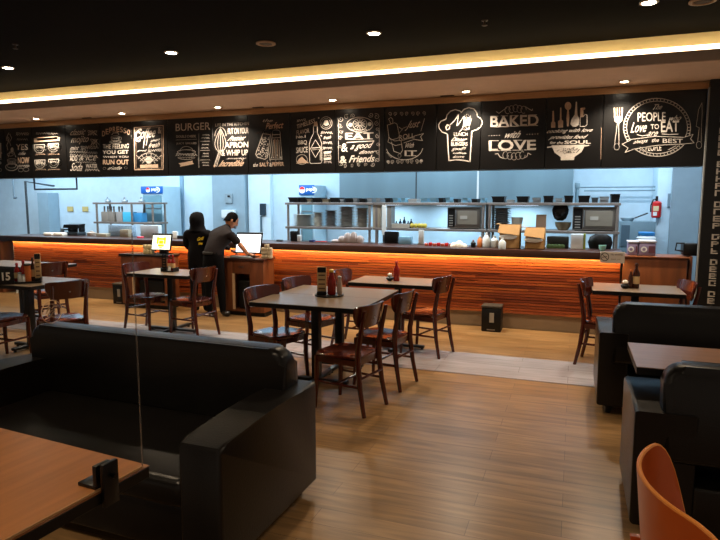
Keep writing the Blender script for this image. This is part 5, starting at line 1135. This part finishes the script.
for r, rx, z, y in ((.11, .15, 1.19, .0), (.10, .12, 1.22, -.005), (.10, .105, 1.27, -.005), (.115, .105, 1.32, -.01), (.115, .102, 1.38, -.01), (.095, .082, 1.43, -.008), (.06, .05, 1.455, 0), (.012, .01, 1.463, 0)):
    row = []
    for k in range(20):
        a = 2 * pi * k / 20; yy = sin(a) * r
        if yy > .05 and 1.26 < z < 1.40: yy = .05 + (yy - .05) * .1          # open at the face
        row.append((cos(a) * rx, y + yy, z))
    rs.append(row)
mb.rings(rs); mb.build('headscarf', BLACKC, T)
mb = MB()
text_in(mb, 'Grill', lambda u, v: (.06 + .13 * u, -.118 - .004 * u, 1.05 + .05 * v), .05, .2, lift=.4); text_in(mb, 'crew', lambda u, v: (.09 + .07 * u, -.120, 1.0 + .03 * v), .05)
A_ = mb.build('shirt_print', YEL, T, smooth=False)
# --- man leaning over the till
T = thing('person', 'man in dark shirt leaning over the right till with one arm on it', 'person', (-4.72, 6.93, 0))
P = [((0, 0, .86), (.14, .12))]; E = []
chain(P, E, 0, [((.015, .05, .97), (.155, .12)), ((.04, .11, 1.07), (.18, .12)), ((.065, .17, 1.16), (.19, .11)), ((.085, .21, 1.215), (.15, .08)), ((.10, .245, 1.24), .06), ((.115, .275, 1.27), .055)])
# arms: right arm reaches down to the keyboard, left arm hangs behind the body
chain(P, E, 3, [((.24, .15, 1.15), .072), ((.30, .165, 1.06), .062), ((.325, .175, 1.02), .056)])
chain(P, E, 3, [((-.10, .22, 1.15), .064), ((-.06, .33, 1.0), .05), ((.06, .38, .92), .036)])
for s in (-1, 1): chain(P, E, 0, [((s * .075 + .02, .0, .76), .098), ((s * .075 + .04, .0 + s * .03, .45), .068), ((s * .08 + .05, s * .04, .12), .048), ((s * .08 + .05, s * .04, .05), .045), ((s * .08 + .13, s * .04 + .07, .035), .036)])
body = skin_mesh('body', P, E, [DARKSHIRT, mat('black_trousers', '#08080a', .9, spec=.1), mat('black_shoes', '#070707', .4)], T)
for p in body.data.polygons:
    if p.center.z < .90 and abs(p.center.x) < .26 : p.material_index = 1
    if p.center.z < .085: p.material_index = 2
pts = [((.325, .175, 1.035), .04), ((.38, .20, .96), .036), ((.43, .225, .885), .028), ((.455, .235, .868), .024)]
skin_mesh('forearm', pts, [(0, 1), (1, 2), (2, 3)], SKIN, T, 1)
hp, he = hand(None, (.452, .235, .875), (.6, .5, -.12), (0, 0, 1), .9); skin_mesh('hand', hp, he, SKIN, T, 1)
hp, he = hand(None, (.07, .385, .915), (.6, .1, -.35), (0, 0, 1), .9); skin_mesh('hand', hp, he, SKIN, T, 1)
mb, M = head_mesh('head', Vector((.135, .31, 1.335)), -.5, -.9, 1.0, SKIN, T); hd = mb.build('head', SKIN, T)
mb = MB(); rs = []
for i in range(9):
    t_ = i / 8 * 1.62; rr = sin(t_ + .05) if i else .05
    rs.append([M @ Vector((rr * cos(2 * pi * k / 20) * .082, rr * sin(2 * pi * k / 20) * (.10 if sin(2 * pi * k / 20) < 0 else .086) - .006, cos(t_) * .122 + .006 - (.05 * max(0, -sin(2 * pi * k / 20)) if i > 5 else 0))) for k in range(20)])
mb.rings(rs); mb.build('hair', HAIR, T)
mb = MB(); mb.rings([[M @ Vector((r * .045 * cos(k * pi / 6), .083 + .02 * q - abs(.02 * cos(k * pi / 6)), -.045 + r * .035 * sin(k * pi / 6))) for k in range(12)] for r, q in ((1, .0), (.9, .9), (.4, 1.4))]); mb.build('face_mask', mat('mask_grey', '#6b6f78', .7), T)
for s in (-1, 1): MB().rings([[M @ Vector((s * .03 + .009 * cos(k * pi / 4), q, .012 + .005 * sin(k * pi / 4))) for k in range(8)] for q in (.083, .0885)]).build('eye', BLACKP, T)
mb = MB(); mb.rings([[(r * cos(2 * pi * k / 20), .0 + r * .82 * sin(2 * pi * k / 20), z) for k in range(20)] for r, z in ((.128, .885), (.131, .89), (.131, .915), (.127, .92))]); mb.build('belt', mat('belt', '#171412', .6), T)

# ---------------------------------------------------------------- pieces of parts hang under their part
SUB = {'back_screw': 'backrest', 'door_window': 'door', 'sticker': 'door', 'handle': 'door', 'button': 'control_panel', 'emblem': 'sign_head', 'emblem_red': 'sign_head', 'sign_lettering': 'sign_head', 'sign_swoosh': 'sign_head',
       'shelf_edge': 'glass_door', 'drawer_handle': 'drawer_front', 'picture': 'display', 'number': 'number_plate', 'hair': 'head', 'eye': 'head', 'face_mask': 'head', 'bottle_label': 'bottle_body', 'knob': 'right_jaw',
       'card_print': 'card', 'card_header': 'card', 'piping': 'backrest', 'round_label': 'tub_body', 'label_centre': 'tub_body', 'tub_print': 'tub_body', 'paper_label': 'front_flap', 'colander_holes': 'chalk_drawing',
       'column_lettering': 'column_body', 'belt': 'body', 'shirt_print': 'body', 'sign_print': 'sign_plate', 'round_sticker': 'clear_sheet', 'foot': 'cross_base', 'hood_seam': 'hood_body', 'bin_label': 'bin_body', 'shell_rim': 'back_shell'}
base = lambda o: o.name.rsplit('.', 1)[0] if o.name[-3:].isdigit() else o.name
for root in [o for o in S.objects if o.parent is None and 'label' in o]:
    kids = {base(c): c for c in reversed(root.children) if c.type == 'MESH'}
    for c in list(root.children):
        p_ = SUB.get(base(c)) if c.type == 'MESH' else None
        if p_ in kids and kids[p_] is not c: c.parent = kids[p_]
